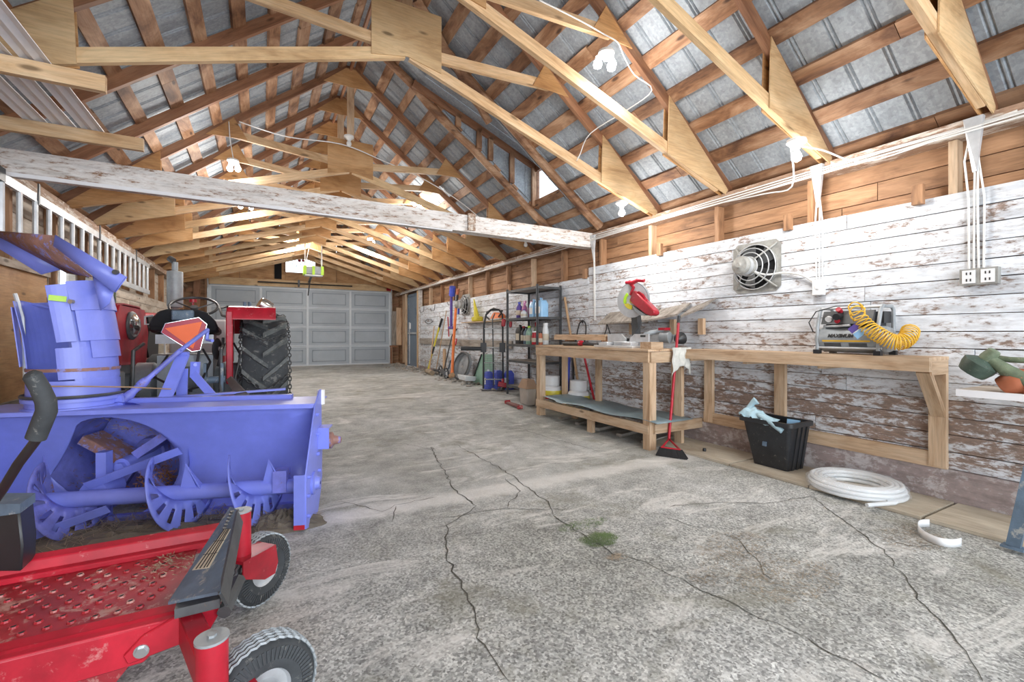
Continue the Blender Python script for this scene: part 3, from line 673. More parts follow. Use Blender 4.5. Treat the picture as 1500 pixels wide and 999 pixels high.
# wall fans
def wall_fan(yc, zc, s, label):
    t = thing('exhaust_fan', label, 'fan', (XR-.03, yc, zc-s/2)); X0 = XR-.03
    b = MB()
    h = s/2; r0 = s*.44; n = 28   # square plate with round opening
    i = len(b.v)
    for k in range(n):
        a = 2*math.pi*k/n; c_, s_ = math.cos(a), math.sin(a); m_ = h/max(abs(c_), abs(s_))
        b.v += [Vector((X0, yc+m_*c_, zc+m_*s_)), Vector((X0, yc+r0*c_, zc+r0*s_)), Vector((X0-.02, yc+r0*c_, zc+r0*s_))]
    for k in range(n):
        a, c = i+3*k, i+3*((k+1) % n); b.f += [(a, c, c+1, a+1), (a+1, c+1, c+2, a+2)]
    b.build('frame_plate', 'fanmetal', t, rec=False)
    MB().cyl((X0+.004, yc, zc), (X0+.008, yc, zc), r0, n=24).build('backing', 'blackcloth', t)
    for k in range(5):
        a = 2*math.pi*k/5; e = Vector((0, math.cos(a), math.sin(a))); f = Vector((0, -math.sin(a), math.cos(a))); c = Vector((X0-.02, yc, zc))
        MB().quad(c+e*.03-f*.02+Vector((-.01, 0, 0)), c+e*r0*.9-f*.07+Vector((-.015, 0, 0)), c+e*r0*.92+f*.06+Vector((.015, 0, 0)), c+e*.03+f*.02).build('blade', 'dark', t)
    for rr, xx in ((r0*1.0, .035), (r0*.82, .075), (r0*.62, .10), (r0*.42, .115)):
        MB().tube([(X0-xx, yc+rr*math.cos(q*math.pi/14), zc+rr*math.sin(q*math.pi/14)) for q in range(28)], .005, 6, True).build('guard_ring', 'alu', t)
    for k in range(4):
        a = math.pi/4+k*math.pi/2; e = Vector((0, math.cos(a), math.sin(a))); c = Vector((X0, yc, zc))
        MB().tube([c+e*s*.6+Vector((-.005, 0, 0)), c+e*r0+Vector((-.04, 0, 0)), c+e*r0*.4+Vector((-.12, 0, 0))], .008, 6).build('strut', 'fanmetal', t)
    MB().lathe((X0-.07, yc, zc), (-1, 0, 0), [(.05, 0), (.075, .02), (.08, .06), (.08, .15), (.07, .17), (.03, .18), (.02, .19)], 20, True).build('motor', 'fanmetal', t)
    MB().cyl((X0-.16, yc, zc), (X0-.20, yc, zc), .084, .084, 20).build('motor_cap', 'alu', t)
wall_fan(2.51, 1.68, .45, 'large square wall fan with ringed guard and motor, above the long bench')
wall_fan(9.1, 1.72, .46, 'far square wall fan beside the yellow cone, above the reel mower')
# ------------------------------------------------------------------ plywood walkway
for i, (a, c) in enumerate(((2.42, 3.35), (1.80, 2.405), (1.175, 1.79), (.3, 1.155), (-.6, .29))):
    o = board('floor_panel', (3.60, a, .011), (3.60, c, .011), .018, .48, 'floorply')
    tag(o, ['dusty plywood floor panel beside the red broom', 'dusty plywood floor panel under the black tote', 'dusty plywood floor panel under the coiled hose', 'dusty plywood floor panel beyond the coiled hose, right edge', 'dusty plywood floor panel out of the frame to the right'][i], 'panel', 'plywood floor panels along the right wall')
# ------------------------------------------------------------------ long bench on the wall
t = thing('long_bench', 'long narrow pine wall bench with braced end post, carrying the compressor', 'workbench', (3.75, 2.1, .2))
y0, y1 = 1.21, 3.04
board('front_rail', (3.60, y0, .893), (3.60, y1, .893), .089, .04, 'pine2', t)
board('top_board', (3.69, y0, .928), (3.69, y1, .928), .022, .14, 'pine2', t); board('top_board', (3.82, y0, .928), (3.82, y1, .928), .022, .11, 'pine2', t)
for y in (y0+.02, 1.85, 2.45, 3.0): board('cross_rail', (3.62, y, .872), (3.87, y, .872), .089, .038, 'pine2', t)
for y in (y0+.045, 2.28, 2.98):
    board('post', (3.85, y, .215 if y > 3 else .225), (3.85, y, .83), .089, .038, 'pine2', t, up=(0, 1, 0))
board('brace', (3.84, y0+.04, .56), (3.62, y0+.04, .85), .07, .038, 'pine2', t, up=(0, 1, 0))
board('bottom_rail', (3.855, y0, .265), (3.855, 3.04, .265), .10, .03, 'pine2', t)
# ------------------------------------------------------------------ near workbench
t = thing('saw_bench', 'pine workbench with low shelf, carrying the mitre saw', 'workbench', (3.4, 4.1, 0))
y0, y1 = 3.10, 5.08
board('apron', (3.17, y0, .865), (3.17, y1, .865), .10, .04, 'pine2', t)
for k in range(3): board('top_board', (3.22+.15*k, y0, .93), (3.22+.15*k, y1, .93), .022, .145, 'pine2', t)
board('end_apron', (3.17, y0+.0, .865), (3.62, y0, .865), .10, .04, 'pine2', t)
for x, y in ((3.20, y0+.03), (3.20, y1-.05), (3.58, y1-.05), (3.60, 4.35), (3.80, 3.35), (3.60, y0+.03)):
    board('leg', (x, y, fz(y) if x < 3.3 else .02+fz(y)), (x, y, .82), .085, .085 if x < 3.3 else .04, 'pine2', t, up=(0, 1, 0))
board('shelf_rail', (3.17, y0, .19), (3.17, y1, .19), .09, .04, 'pine2', t); board('shelf_rail', (3.20, y0-.02, .20), (3.86, y0-.02, .20), .09, .04, 'pine2', t)
board('shelf_rail', (3.72, y0, .19), (3.72, y1, .19), .09, .04, 'pine2', t)
board('foot_block', (3.2, 4.0, .0), (3.2, 4.0, .145), .09, .04, 'pine2', t, up=(0, 1, 0)); board('foot_block', (3.5, 4.7, .01), (3.5, 4.7, .145), .09, .04, 'pine2', t, up=(0, 1, 0))
for k in range(4): board('shelf_board', (3.19+.01, y0+.3+.48*k, .242), (3.74, y0+.3+.48*k, .242), .014, .18, 'greywood', t, up=(0, 0, 1))
def wavy_sheet(x0, x1, ya, yb, z, label, n):
    b = MB(); N = 24
    for k in range(N+1):
        y = ya+(yb-ya)*k/N; zz = z+.012*math.sin(k*.55)+(.02 if k > N-4 else 0)
        b.v += [Vector((x0, y, zz)), Vector((x1, y, zz+.004))]
        if k: q = len(b.v); b.f.append((q-4, q-3, q-1, q-2))
    o = b.build('metal_sheet', 'bluesheet', None, rec=False); m_ = o.modifiers.new('s', 'SOLIDIFY'); m_.thickness = .003; return tag(o, label, 'sheet', 'sheets on the bench shelf')
wavy_sheet(3.15, 3.62, 2.98, 4.9, .268, 'blue grey sheet of metal lying on the low shelf, upper one', 0)
wavy_sheet(3.22, 3.70, 3.2, 4.95, .258+.0, 'blue grey sheet of metal on the low shelf, lower one at the back', 1)
o = MB().obox((3.30, 3.20, .975), (.16, .14, .065)).build('wood_block', 'pine2'); tag(o, 'short pine block on the near end of the saw bench', 'block')
t = thing('wood_ledge', 'raised pine ledge on the back of the saw bench, far end', 'ledge', (3.6, 4.75, .94))
board('ledge_board', (3.6, 4.15, 1.07), (3.6, 5.2, 1.07), .022, .14, 'pine2', t); board('ledge_front', (3.53, 4.15, 1.035), (3.53, 5.2, 1.035), .05, .02, 'pine2', t)
for yy in (4.2, 4.95): board('ledge_support', (3.6, yy, .942), (3.6, yy, 1.058), .12, .05, 'brown', t, up=(1, 0, 0))
# weathered boards on the wall
for i, (a, c, k) in enumerate(((3.62, 4.45, 0), (3.22, 3.62, 1), (2.92, 3.2, 2))):
    o = MB().hexa([(XR-.23, a, 1.22+.05*k), (XR-.23, c, 1.20+.02*k), (XR-.03, c, 1.34), (XR-.03, a, 1.36+.03*k), (XR-.23, a, 1.24+.05*k), (XR-.23, c, 1.22+.02*k), (XR-.03, c, 1.36), (XR-.03, a, 1.38+.03*k)]).build('weathered_board', 'greywood')
    tag(o, ['grey weathered board on the wall left of the mitre saw', 'grey weathered board on the wall right behind the mitre saw', 'short grey weathered board on the wall above the red broom'][i], 'board', 'weathered boards on the wall')
    board('bracket', (XR-.06, (a+c)/2, 1.08), (XR-.06, (a+c)/2, 1.24), .06, .04, 'pine2', wr, up=(0, 1, 0))
# ------------------------------------------------------------------ blue snow blower (own frame: s along the auger, t toward the tractor)
BR = math.radians(17); BO = Vector((.206, 2.716, 0)); XH = Vector((math.cos(BR), -math.sin(BR), 0)); YH = Vector((math.sin(BR), math.cos(BR), 0))
def SB(u, v, t):
    r = ray(u, v); q = BO+YH*t; k = q.dot(YH)/r.dot(YH); w_ = Vector((r.x*k, r.y*k, H+r.z*k)); d = w_-BO
    return Vector((d.dot(XH), t, w_.z))
sb = thing('snow_blower', 'large blue violet tractor snow blower with tall curved chute and long auger', 'snow blower', BO, -BR, None, False)
S0 = -1.80
def tb(z):
    z = max(0, min(.66, z)); return .27+.20*math.sin(math.pi*min(1, (.68-z)/.56)*.62)-(.16*max(0, .14-z)/.14)
hc = (-1.12, .31); hr = .30
angs = sorted([2*math.pi*k/48 for k in range(48)]+[math.atan2(zz-hc[1], ss-hc[0]) % (2*math.pi) for ss in (S0, 0) for zz in (.03, .655)])
b = MB(); nr = 7; n = len(angs)
for a in angs:
    c, s_ = math.cos(a), math.sin(a)
    ts = [((0 if c > 0 else S0)-hc[0])/c if abs(c) > 1e-6 else 9, ((.655 if s_ > 0 else .03)-hc[1])/s_ if abs(s_) > 1e-6 else 9]; rm = min(x for x in ts if x > 0)
    rr0 = hr*1.03
    for (a1_, q1_, a2_, q2_) in ((117, .31, 188, .365), (188, .365, 240, .30)):   # torn straight edges on the left of the opening
        A1, A2 = math.radians(a1_), math.radians(a2_)
        if A1 <= a <= A2:
            x1, y1_, x2, y2_ = q1_*math.cos(A1), q1_*math.sin(A1), q2_*math.cos(A2), q2_*math.sin(A2)
            den = c*(y2_-y1_)-s_*(x2-x1); rr0 = abs((x1*(y2_-y1_)-y1_*(x2-x1))/den)
    rr0 = min(rr0, rm*.95)
    for k in range(nr+1):
        r = rr0+(rm-rr0)*(k/nr)**1.6; ss, zz = hc[0]+r*c, hc[1]+r*s_; b.v.append(Vector((ss, tb(zz), zz)))
for i in range(n):
    for k in range(nr):
        p, q = i*(nr+1)+k, ((i+1) % n)*(nr+1)+k; b.f.append((p, q, q+1, p+1))
o = b.build('back_plate', 'blue', sb, rec=False); m_ = o.modifiers.new('s', 'SOLIDIFY'); m_.thickness = .006
MB().lathe((hc[0], .43, hc[1]), (0, 1, 0), [(.375, 0), (.345, .06), (.335, .40), (.01, .41)], 32).build('fan_housing', 'bluerust', sb, rec=False)
MB().lathe((hc[0], .80, hc[1]), (0, 1, 0), [(.32, .0), (.10, .01), (.09, -.05), (.01, -.06)], 28).build('fan_disc', 'bluerust', sb)
fc = Vector((hc[0]+.03, .58, hc[1]))
for k, a in enumerate((2.55, .62, 4.15, 5.4)):
    e = Vector((math.cos(a), 0, math.sin(a))); nn = Vector((-math.sin(a), 0, math.cos(a)))
    MB().bar(fc+e*.02, fc+e*.295, .17, .012, nn).bar(fc+e*.04+Vector((0, -.085, 0))+nn*.02, fc+e*.295+Vector((0, -.085, 0))+nn*.02, .012, .05, nn).build('fan_paddle', 'rustblue' if k == 0 else 'bluerust', sb)
MB().cyl(fc-Vector((0, .17, 0)), fc+Vector((0, .2, 0)), .045, n=14).cyl(fc-Vector((0, .20, 0)), fc-Vector((0, .17, 0)), .028, n=6).build('fan_hub', 'blue', sb)
MB().box((fc.x-.065, .30, .03), (fc.x-.015, .36, .42)).cyl((fc.x-.04, .24, .21), (fc.x-.04, .40, .21), .07).build('gearbox_support', 'blue', sb)
MB().box((S0, .235, .640), (0, .30, .668)).build('top_lip', 'blue', sb, bevel=.004)
MB().box((S0, .27, .655), (0, .62, .664)).build('top_plate', 'blue', sb)
side = [(0, .02), (0, .31), (.23, .66), (.36, .735), (.40, .735), (.41, .50), (.43, .33), (.40, .12), (.30, .0), (.08, .0)]
for s_ in (0, S0-.008):
    MB().prism([(s_, t_, z_) for t_, z_ in side], (.008, 0, 0)).build('side_plate', 'blue', sb)
MB().box((-.055, -.006, .045), (0, .002, .315)).build('front_flange', 'blue', sb)
MB().box((-.055, -.007, .02), (0, .002, .045)).build('flange_tip', 'red', sb)
b = MB()
for t_, z_ in ((.03, .08), (.03, .19), (.04, .29), (.26, .48), (.27, .36), (.31, .25), (.25, .60), (.30, .15)): b.cyl((.008, t_, z_), (.024, t_, z_), .010, n=6)
b.build('side_bolts', 'blue', sb)
MB().lathe((.008, .16, .22), (1, 0, 0), [(.065, 0), (.065, .012), (.04, .018), (.03, .04), (.01, .042)], 18).build('auger_bearing', 'blue', sb)
MB().box((0.008, .30, .38), (.07, .31, .50)).box((.008, .30, .50), (.07, .42, .508)).build('bearing_bracket', 'blue', sb)
MB().lathe((.06, .36, .42), (1, 0, 0), [(.05, 0), (.05, .02), (.03, .03), (.02, .07), (.005, .075)], 14).build('drive_bearing', 'rustblue', sb)
AT, AZ = .15, .215
MB().cyl((S0+.02, AT, AZ), (-.03, AT, AZ), .042, n=18).build('auger_shaft', 'blue', sb)
def flight(s0, a0, a1, pitch, slots, r1=.20, nm='auger_flight', mt='blue'):
    b = MB(); n = int(abs(a1-a0)/math.radians(5)); rr = [.042, .088, .165, r1]
    for k in range(n+1):
        a = a0+(a1-a0)*k/n; sc = min(1, min(k, n-k)/5*.5+.5); ss = s0+pitch*(a-a0)/(2*math.pi)
        for r in rr: 
            r = .042+(r-.042)*sc if r > .05 else r
            b.v.append(Vector((ss, AT-math.cos(a)*r, AZ+math.sin(a)*r)))
    for k in range(n):
        for j in range(3):
            if j == 1 and slots and k % 6 in (2, 3): continue
            p = k*4+j; b.f.append((p, p+1, p+5, p+4))
    o = b.build(nm, mt, sb, rec=False); m_ = o.modifiers.new('s', 'SOLIDIFY'); m_.thickness = .006
flight(-.83, math.radians(120), math.radians(-175), -.34, True)
flight(-.44, math.radians(110), math.radians(-170), -.34, True)
flight(-1.33, math.radians(120), math.radians(-165), -.34, True, mt='bluerust')
for p, q in (((-1.42, .02, .03), (-.98, .10, .17)), ((-1.15, .22, .26), (-.72, .26, .42)), ((-1.65, .05, .12), (-1.35, .1, .2))):
    MB().bar(p, q, .006, .05, (0, -.5, .86)).build('auger_ribbon', 'blue', sb)
for s_ in (-.62, -.21):
    MB().prism([(s_-.04, AT-.02, AZ+.03), (s_+.05, AT-.02, AZ+.0), (s_, AT-.05, AZ+.17)], (.0, .006, 0)).prism([(s_+.0, AT-.06, AZ+.17), (s_+.07, AT-.03, AZ+.0), (s_+.045, AT+.04, AZ+.02)], (.006, 0, 0)).build('auger_tooth', 'blue', sb)
MB().box((-.19, AT-.05, AZ-.02), (-.12, AT+.04, AZ+.10)).build('auger_cleat', 'bluerust', sb)
MB().box((S0, .30, .03), (0, .34, .06)).build('scraper_bar', 'bluerust', sb)
# chute
def ringpts(s, t, z, r, a0, a1, n, tilt=0):
    out = []
    for k in range(n+1):
        a = math.radians(a0+(a1-a0)*k/n); x = math.cos(a)*r; y = math.sin(a)*r; out.append(Vector((s+x, t+y, z+tilt*x)))
    return out
CC = SB(110, 585, .45).x
MB().lathe((CC, .45, .655), (0, 0, 1), [(.222, 0), (.222, .02), (.206, .022), (.206, .05), (.222, .052), (.222, .07), (.203, .075), (.20, .17)], 32).build('chute_ring', 'blue', sb)
MB().lathe((CC, .45, .73), (0, 0, 1), [(.224, 0), (.228, .008), (.224, .016)], 32).build('ring_cable', 'dark', sb)
def seg(name, rows, a0, a1, r, mat='blue', n=30):
    b = MB(); 
    for (s, z, rr, tilt) in rows: b.v += ringpts(s, .45, z, rr+r, a0, a1, n, tilt)
    for j in range(len(rows)-1):
        for k in range(n): p = j*(n+1)+k; b.f.append((p, p+1, p+n+2, p+n+1))
    o = b.build(name, mat, sb, rec=False, smooth=False); m_ = o.modifiers.new('s', 'SOLIDIFY'); m_.thickness = .005; m_.offset = 0; return o
c_ = CC
seg('chute_base', [(c_, .78, .195, 0), (c_-.005, .90, .193, .02), (c_-.015, 1.0, .192, .05), (c_-.03, 1.10, .19, .1), (c_-.05, 1.20, .19, .15), (c_-.07, 1.30, .19, .2)], -58, 205, 0)
seg('chute_wrap', [(c_-.005, .83, .197, .04), (c_-.02, 1.0, .197, .08)], -76, 60, .003)
seg('chute_wrap', [(c_-.01, .94, .205, .06), (c_-.025, 1.06, .203, .1)], -36, 60, .004)
seg('chute_wrap', [(c_-.02, 1.03, .208, .1), (c_-.05, 1.22, .206, .16)], -48, 60, .006)
seg('chute_wrap', [(c_-.045, 1.19, .212, .16), (c_-.075, 1.335, .21, .26)], -52, 60, .008)
seg('chute_strip', [(c_-.02, 1.03, .214, .1), (c_-.072, 1.33, .216, .2)], -73, -52, .003, n=4)
gs = SB(84, 437, .24); MB().obox(gs, (.07, .004, .03), (0, .1, .45)).build('green_sticker', 'lime', sb)
seg('chute_back', [(c_-.02, .9, .206, 0), (c_-.06, 1.25, .206, .1)], 190, 205, .0, 'blue', 5)
MB().tube([(c_-.20, .45-.06, .82), (c_-.21, .40, 1.0), (c_-.235, .42, 1.18), (c_-.27, .42, 1.31)], .010, 6).build('chute_edge_rod', 'alu', sb)
MB().tube([SB(95, 455, .5), SB(30, 442, .5)], .008, 6).build('chute_latch_rod', 'blue', sb)
nb = SB(106, 442, .235); MB().cyl(nb, nb+Vector((0, -.02, 0)), .012, n=10).build('chute_bolt', 'steel', sb)
MB().tube([SB(68, 566, .22), SB(120, 566, .22), SB(190, 567, .35), SB(250, 570, .6)], .004, 5).build('chute_wire', 'woodhandle', sb)
MB().lathe((c_, .45, .875), (0, 0, 1), [(.202, 0), (.203, .010), (.202, .018)], 32).build('rust_band', 'rustblue', sb)
# hood (deflector)
tn, tf = .26, .64
def sheet(name, pts, mat, th=.005):
    n = MB(); n.v = [Vector(p) for p in pts]; n.f = [tuple(range(len(pts)))]
    o = n.build(name, mat, sb, rec=False); m_ = o.modifiers.new('s', 'SOLIDIFY'); m_.thickness = th; m_.offset = 0; return o
A_ = SB(81, 344, tn); B_ = SB(184, 405, tn); C_ = SB(167, 428, tn); D_ = SB(78, 360, tn)
A2 = SB(-75, 336, tf); E_ = SB(105, 386, tn+.02); F_ = SB(86, 388, tf)
sheet('deflector_side', [A_, B_, C_, D_], 'blue')
sheet('deflector_top', [D_+Vector((0, .006, .0)), A_+Vector((0, .006, -.004)), SB(-20, 337, tf), SB(98, 400, tf), SB(135, 406, tn+.02)], 'rustblue')
sheet('deflector_side', [SB(-20, 338, tf-.01), SB(100, 392, tf-.01), SB(60, 402, tf-.02), SB(-22, 352, tf-.03)], 'blue')
sheet('deflector_lip', [C_+Vector((0, .01, 0)), B_+Vector((0, .01, 0)), SB(178, 402, tf), SB(160, 424, tf)], 'blue')
sheet('chute_neck', [SB(135, 402, .3), SB(166, 428, .3), SB(160, 445, .3), SB(147, 455, .3)], 'blue')
b_ = SB(171, 399, tn); MB().cyl(b_, b_+Vector((0, -.02, 0)), .014, n=8).build('deflector_bolt', 'dark', sb)
# hitch frame, mast, crank
th_ = .72
fz_ = .66
MB().bar(SB(355, 592, .55)+Vector((0, 0, .0)), SB(185, 594, .55), .05, .03).bar((-1.35, .55, .675), (-.2, .55, .675), .05, .03).bar((-.95, .62, .68), (-.30, .78, .70), .05, .012).build('hitch_frame', 'blue', sb)
ap = SB(268, 520, th_)
MB().bar(ap, SB(236, 597, .55), .012, .075, (1, 0, 0)).build('mast_leg', 'blue', sb)
MB().bar(SB(267, 540, th_+.02), SB(266, 592, th_+.02), .014, .062, (1, 0, 0)).build('mast_leg', 'blue', sb)
MB().bar(SB(283, 548, th_+.05), SB(322, 592, .66), .012, .05, (1, 0, .5)).bar(SB(322, 592, .66), SB(344, 600, .6), .02, .05).build('mast_brace', 'blue', sb)
MB().bar(SB(286, 530, th_+.06), SB(285, 553, th_+.06), .014, .055, (1, 0, 0)).cyl(SB(286, 534, th_+.05), SB(286, 534, th_+.075), .012, n=10).build('top_link_lug', 'blue', sb)
MB().cyl(SB(258, 519, th_), SB(276, 519, th_), .018, n=8).build('mast_pivot', 'blue', sb)
k0, k1, k2 = SB(176, 590, .50), SB(263, 514, th_-.05), SB(304, 483, .95)
MB().tube([k1, k2], .014, 8).tube([k2, SB(303, 498, .95), SB(311, 499, .90)], .011, 8).build('crank_handle', 'blue', sb)
MB().tube([k0, k0.lerp(k1, .45)], .021, 10).tube([k0.lerp(k1, .45), k1], .015, 10).build('crank_shaft', 'bluerust', sb)
MB().lathe(k0.lerp(k1, .1), (k1-k0), [(.026, 0), (.028, .02), (.022, .04)], 10).lathe(k0.lerp(k1, .3), (k1-k0), [(.024, 0), (.028, .02), (.024, .05)], 10).build('crank_collar', 'bluerust', sb)
q = SB(172, 588, .44); MB().hexa([q+Vector(v) for v in ((-.045, 0, -.045), (.03, 0, -.05), (.03, .02, -.05), (-.045, .02, -.045), (-.045, 0, .03), (.02, 0, .035), (.02, .02, .035), (-.045, .02, .03))]).build('crank_bracket', 'blue', sb)
pl_ = [SB(331, 556, .95), SB(338, 551, .95), SB(379, 594, .5), SB(352, 596, .5)]
MB().prism(pl_, (0, .012, 0)).build('link_arm_plate', 'dark', sb)
c0 = SB(362, 586, .56); MB().obox(c0+Vector((0, -.006, 0)), (.008, .004, .035), (0, .5, 0)).obox(c0+Vector((.02, -.008, .005)), (.008, .004, .035), (0, .5, 0)).obox(c0+Vector((.01, -.007, .003)), (.02, .004, .008), (0, .5, 0)).build('plate_mark', 'whiteplastic', sb)
MB().tube([SB(395, 590, .40), SB(470, 586, .40)], .01, 6)
MB().cyl(SB(470, 592, .42), SB(470, 571, .42), .024, n=14).build('document_tube', 'whiteplastic', sb)
# straw and dirt under and inside the blower
def litter(name, cx, cy, rx, ry, n, L, mat, zf, label, cat, seed, th=.004):
    q = random.Random(seed); b = MB()
    for k in range(n):
        a = q.uniform(0, 2*math.pi); r = math.sqrt(q.random()); x = cx+rx*r*math.cos(a); y = cy+ry*r*math.sin(a); z = zf*(1-r*r)*q.random()+.004+fz(y)
        l = L*q.uniform(.4, 1); h = q.uniform(0, math.pi); d = Vector((math.cos(h)*l, math.sin(h)*l, q.uniform(-.15, .35)*l if z > .02 else q.uniform(0, .05)*l)); c = Vector((x, y, z))
        s_ = d.cross(Vector((0, 0, 1))).normalized()*th/2
        b.quad(c-s_, c+s_, c+d+s_*.3, c+d-s_*.3)
    return stuff(tag(b.build(name, mat, None, rec=False, smooth=False), label, cat))
cB = BO+XH*(-.85)+YH*.16
def mound(name, c, ax, ay, h, mat, label, seed, cat='debris'):
    q = random.Random(seed); b = MB(); N, K = 30, 9; b.v.append(Vector((c.x, c.y, h+fz(c.y))))
    for j in range(1, K+1):
        for i in range(N):
            a = 2*math.pi*i/N; r = j/K; z = h*(1-r*r)*(1+q.uniform(-.35, .35))+(0.002 if j < K else -.003)
            v = Vector(c)+XH*(ax*r*math.cos(a)*(1+q.uniform(-.06, .06)))+YH*(ay*r*math.sin(a)*(1+q.uniform(-.06, .06))); v.z = z+fz(v.y); b.v.append(v)
    for i in range(N): b.f.append((0, 1+i, 1+(i+1) % N))
    for j in range(K-1):
        for i in range(N): p = 1+j*N; b.f.append((p+i, p+N+i, p+N+(i+1) % N, p+(i+1) % N))
    return stuff(tag(b.build(name, mat, None, smooth=False), label, cat))
mound('straw_pile', BO+XH*(-.95)+YH*.10, .75, .24, .055, 'soil', 'low pile of dirt and straw under the snow blower auger', 1)
litter('loose_straw', cB.x, cB.y, .75, .24, 2600, .11, 'straw', .085, 'loose dry straw scattered under the blue snow blower', 'straw', 2)
mound('dirt_pile', BO+XH*(-.13)+YH*.13, .22, .12, .07, 'soil', 'small dark heap of dirt by the snow blower side plate', 3)
litter('hay_wisps', (BO+XH*-.16+YH*.13).x, (BO+XH*-.16+YH*.13).y, .22, .13, 700, .07, 'straw', .085, 'hay wisps on the dirt heap by the side plate', 'straw', 4)
q = random.Random(9); b = MB()
for k in range(700):
    c = Vector((-.98+q.gauss(0, .04), .50+q.uniform(-.05, .18), .16+q.gauss(0, .05))); d = Vector((q.uniform(-1, 1), q.uniform(-.5, .5), q.uniform(-1, .6)))*.035
    b.bar(c, c+d, .004, .004) if k % 3 == 0 else b.quad(c, c+Vector((.005, 0, 0)), c+d)
stuff(b.build('packed_straw', plain('rusty_straw', (.30, .13, .06), .9, 0, .4), sb, smooth=False, rec=False))
b = MB()
for k in range(500):
    c = Vector((q.uniform(-1.4, -.9), q.uniform(.50, .8), 0)); r_ = (c.x-hc[0]); c.z = hc[1]-math.sqrt(max(0, .31**2-r_*r_))+.03*q.random() if k % 2 else hc[1]+.16+.05*q.random()-.35*(c.x-hc[0])
    d = Vector((q.uniform(-1, 1), q.uniform(-.5, .5), q.uniform(-.3, .3)))*.04; b.quad(c, c+Vector((.004, 0, .003)), c+d)
stuff(b.build('clinging_straw', 'straw', sb, smooth=False, rec=False))
# ------------------------------------------------------------------ red mower deck
mw = thing('riding_mower', 'red riding mower front with perforated footplate, castor wheels and black lever', 'mower', (-.5, 1.7, 0))
MB().box((-1.3, 1.56, .318), (-.20, 1.96, .326)).build('foot_pan', 'redpan', mw)
b = MB(); bd = MB()
for j in range(8):
    for i in range(17):
        x = -1.0+.047*i+.018*j; y = 1.60+.043*j
        if x > -.25: continue
        b.lathe((x, y, .325), (0, 0, 1), [(.011, 0), (.0085, .006), (.005, .005)], 8)
        bd.obox((x, y, .3295), (.011, .004, .003), (0, 0, .5))
stuff(b.build('traction_bumps', 'redpan', mw)); stuff(bd.build('traction_holes', 'ink', mw))
MB().hexa([(-1.3, 1.955, .30), (-.13, 1.955, .30), (-.13, 2.0, .30), (-1.3, 2.0, .30), (-1.3, 1.965, .375), (-.13, 1.965, .375), (-.13, 2.0, .385), (-1.3, 2.0, .385)]).box((-1.3, 1.93, .325), (-.15, 1.965, .345)).build('far_rail', 'red', mw, bevel=.004)
MB().hexa([(-1.3, 1.50, .20), (-.27, 1.50, .225), (-.27, 1.53, .225), (-1.3, 1.53, .20), (-1.3, 1.50, .318), (-.17, 1.50, .318), (-.17, 1.53, .33), (-1.3, 1.53, .33)]).hexa([(-1.3, 1.50, .315), (-.17, 1.50, .315), (-.17, 1.565, .325), (-1.3, 1.565, .325), (-1.3, 1.50, .322), (-.17, 1.50, .322), (-.17, 1.565, .333), (-1.3, 1.565, .333)]).build('near_rail', 'red', mw, bevel=.003)
MB().prism([(-.30, 1.492, .235), (-.13, 1.492, .26), (-.09, 1.492, .33), (-.16, 1.492, .345), (-.27, 1.492, .30), (-.31, 1.492, .26)], (0, .02, 0)).build('rail_arm', 'red', mw, bevel=.003)
bp = Vector((-.272, 1.492, .262)); MB().cyl(bp, bp+Vector((0, -.010, 0)), .013, n=6).cyl(bp, bp+Vector((0, -.003, 0)), .017, n=14).build('rail_bolt', 'steel', mw)
MB().hexa([(-1.3, 1.55, .06), (-.42, 1.55, .06), (-.42, 2.0, .06), (-1.3, 2.0, .06), (-1.3, 1.55, .31), (-.22, 1.55, .31), (-.22, 1.98, .31), (-1.3, 1.98, .31)]).build('deck_shell', 'redpan', mw)
MB().bar((-.17, 1.50, .29), (-.105, 1.27, .29), .05, .075).build('castor_arm', 'red', mw, bevel=.003)
MB().bar((-.15, 1.93, .31), (-.06, 1.99, .31), .05, .075).build('castor_arm', 'red', mw, bevel=.003)
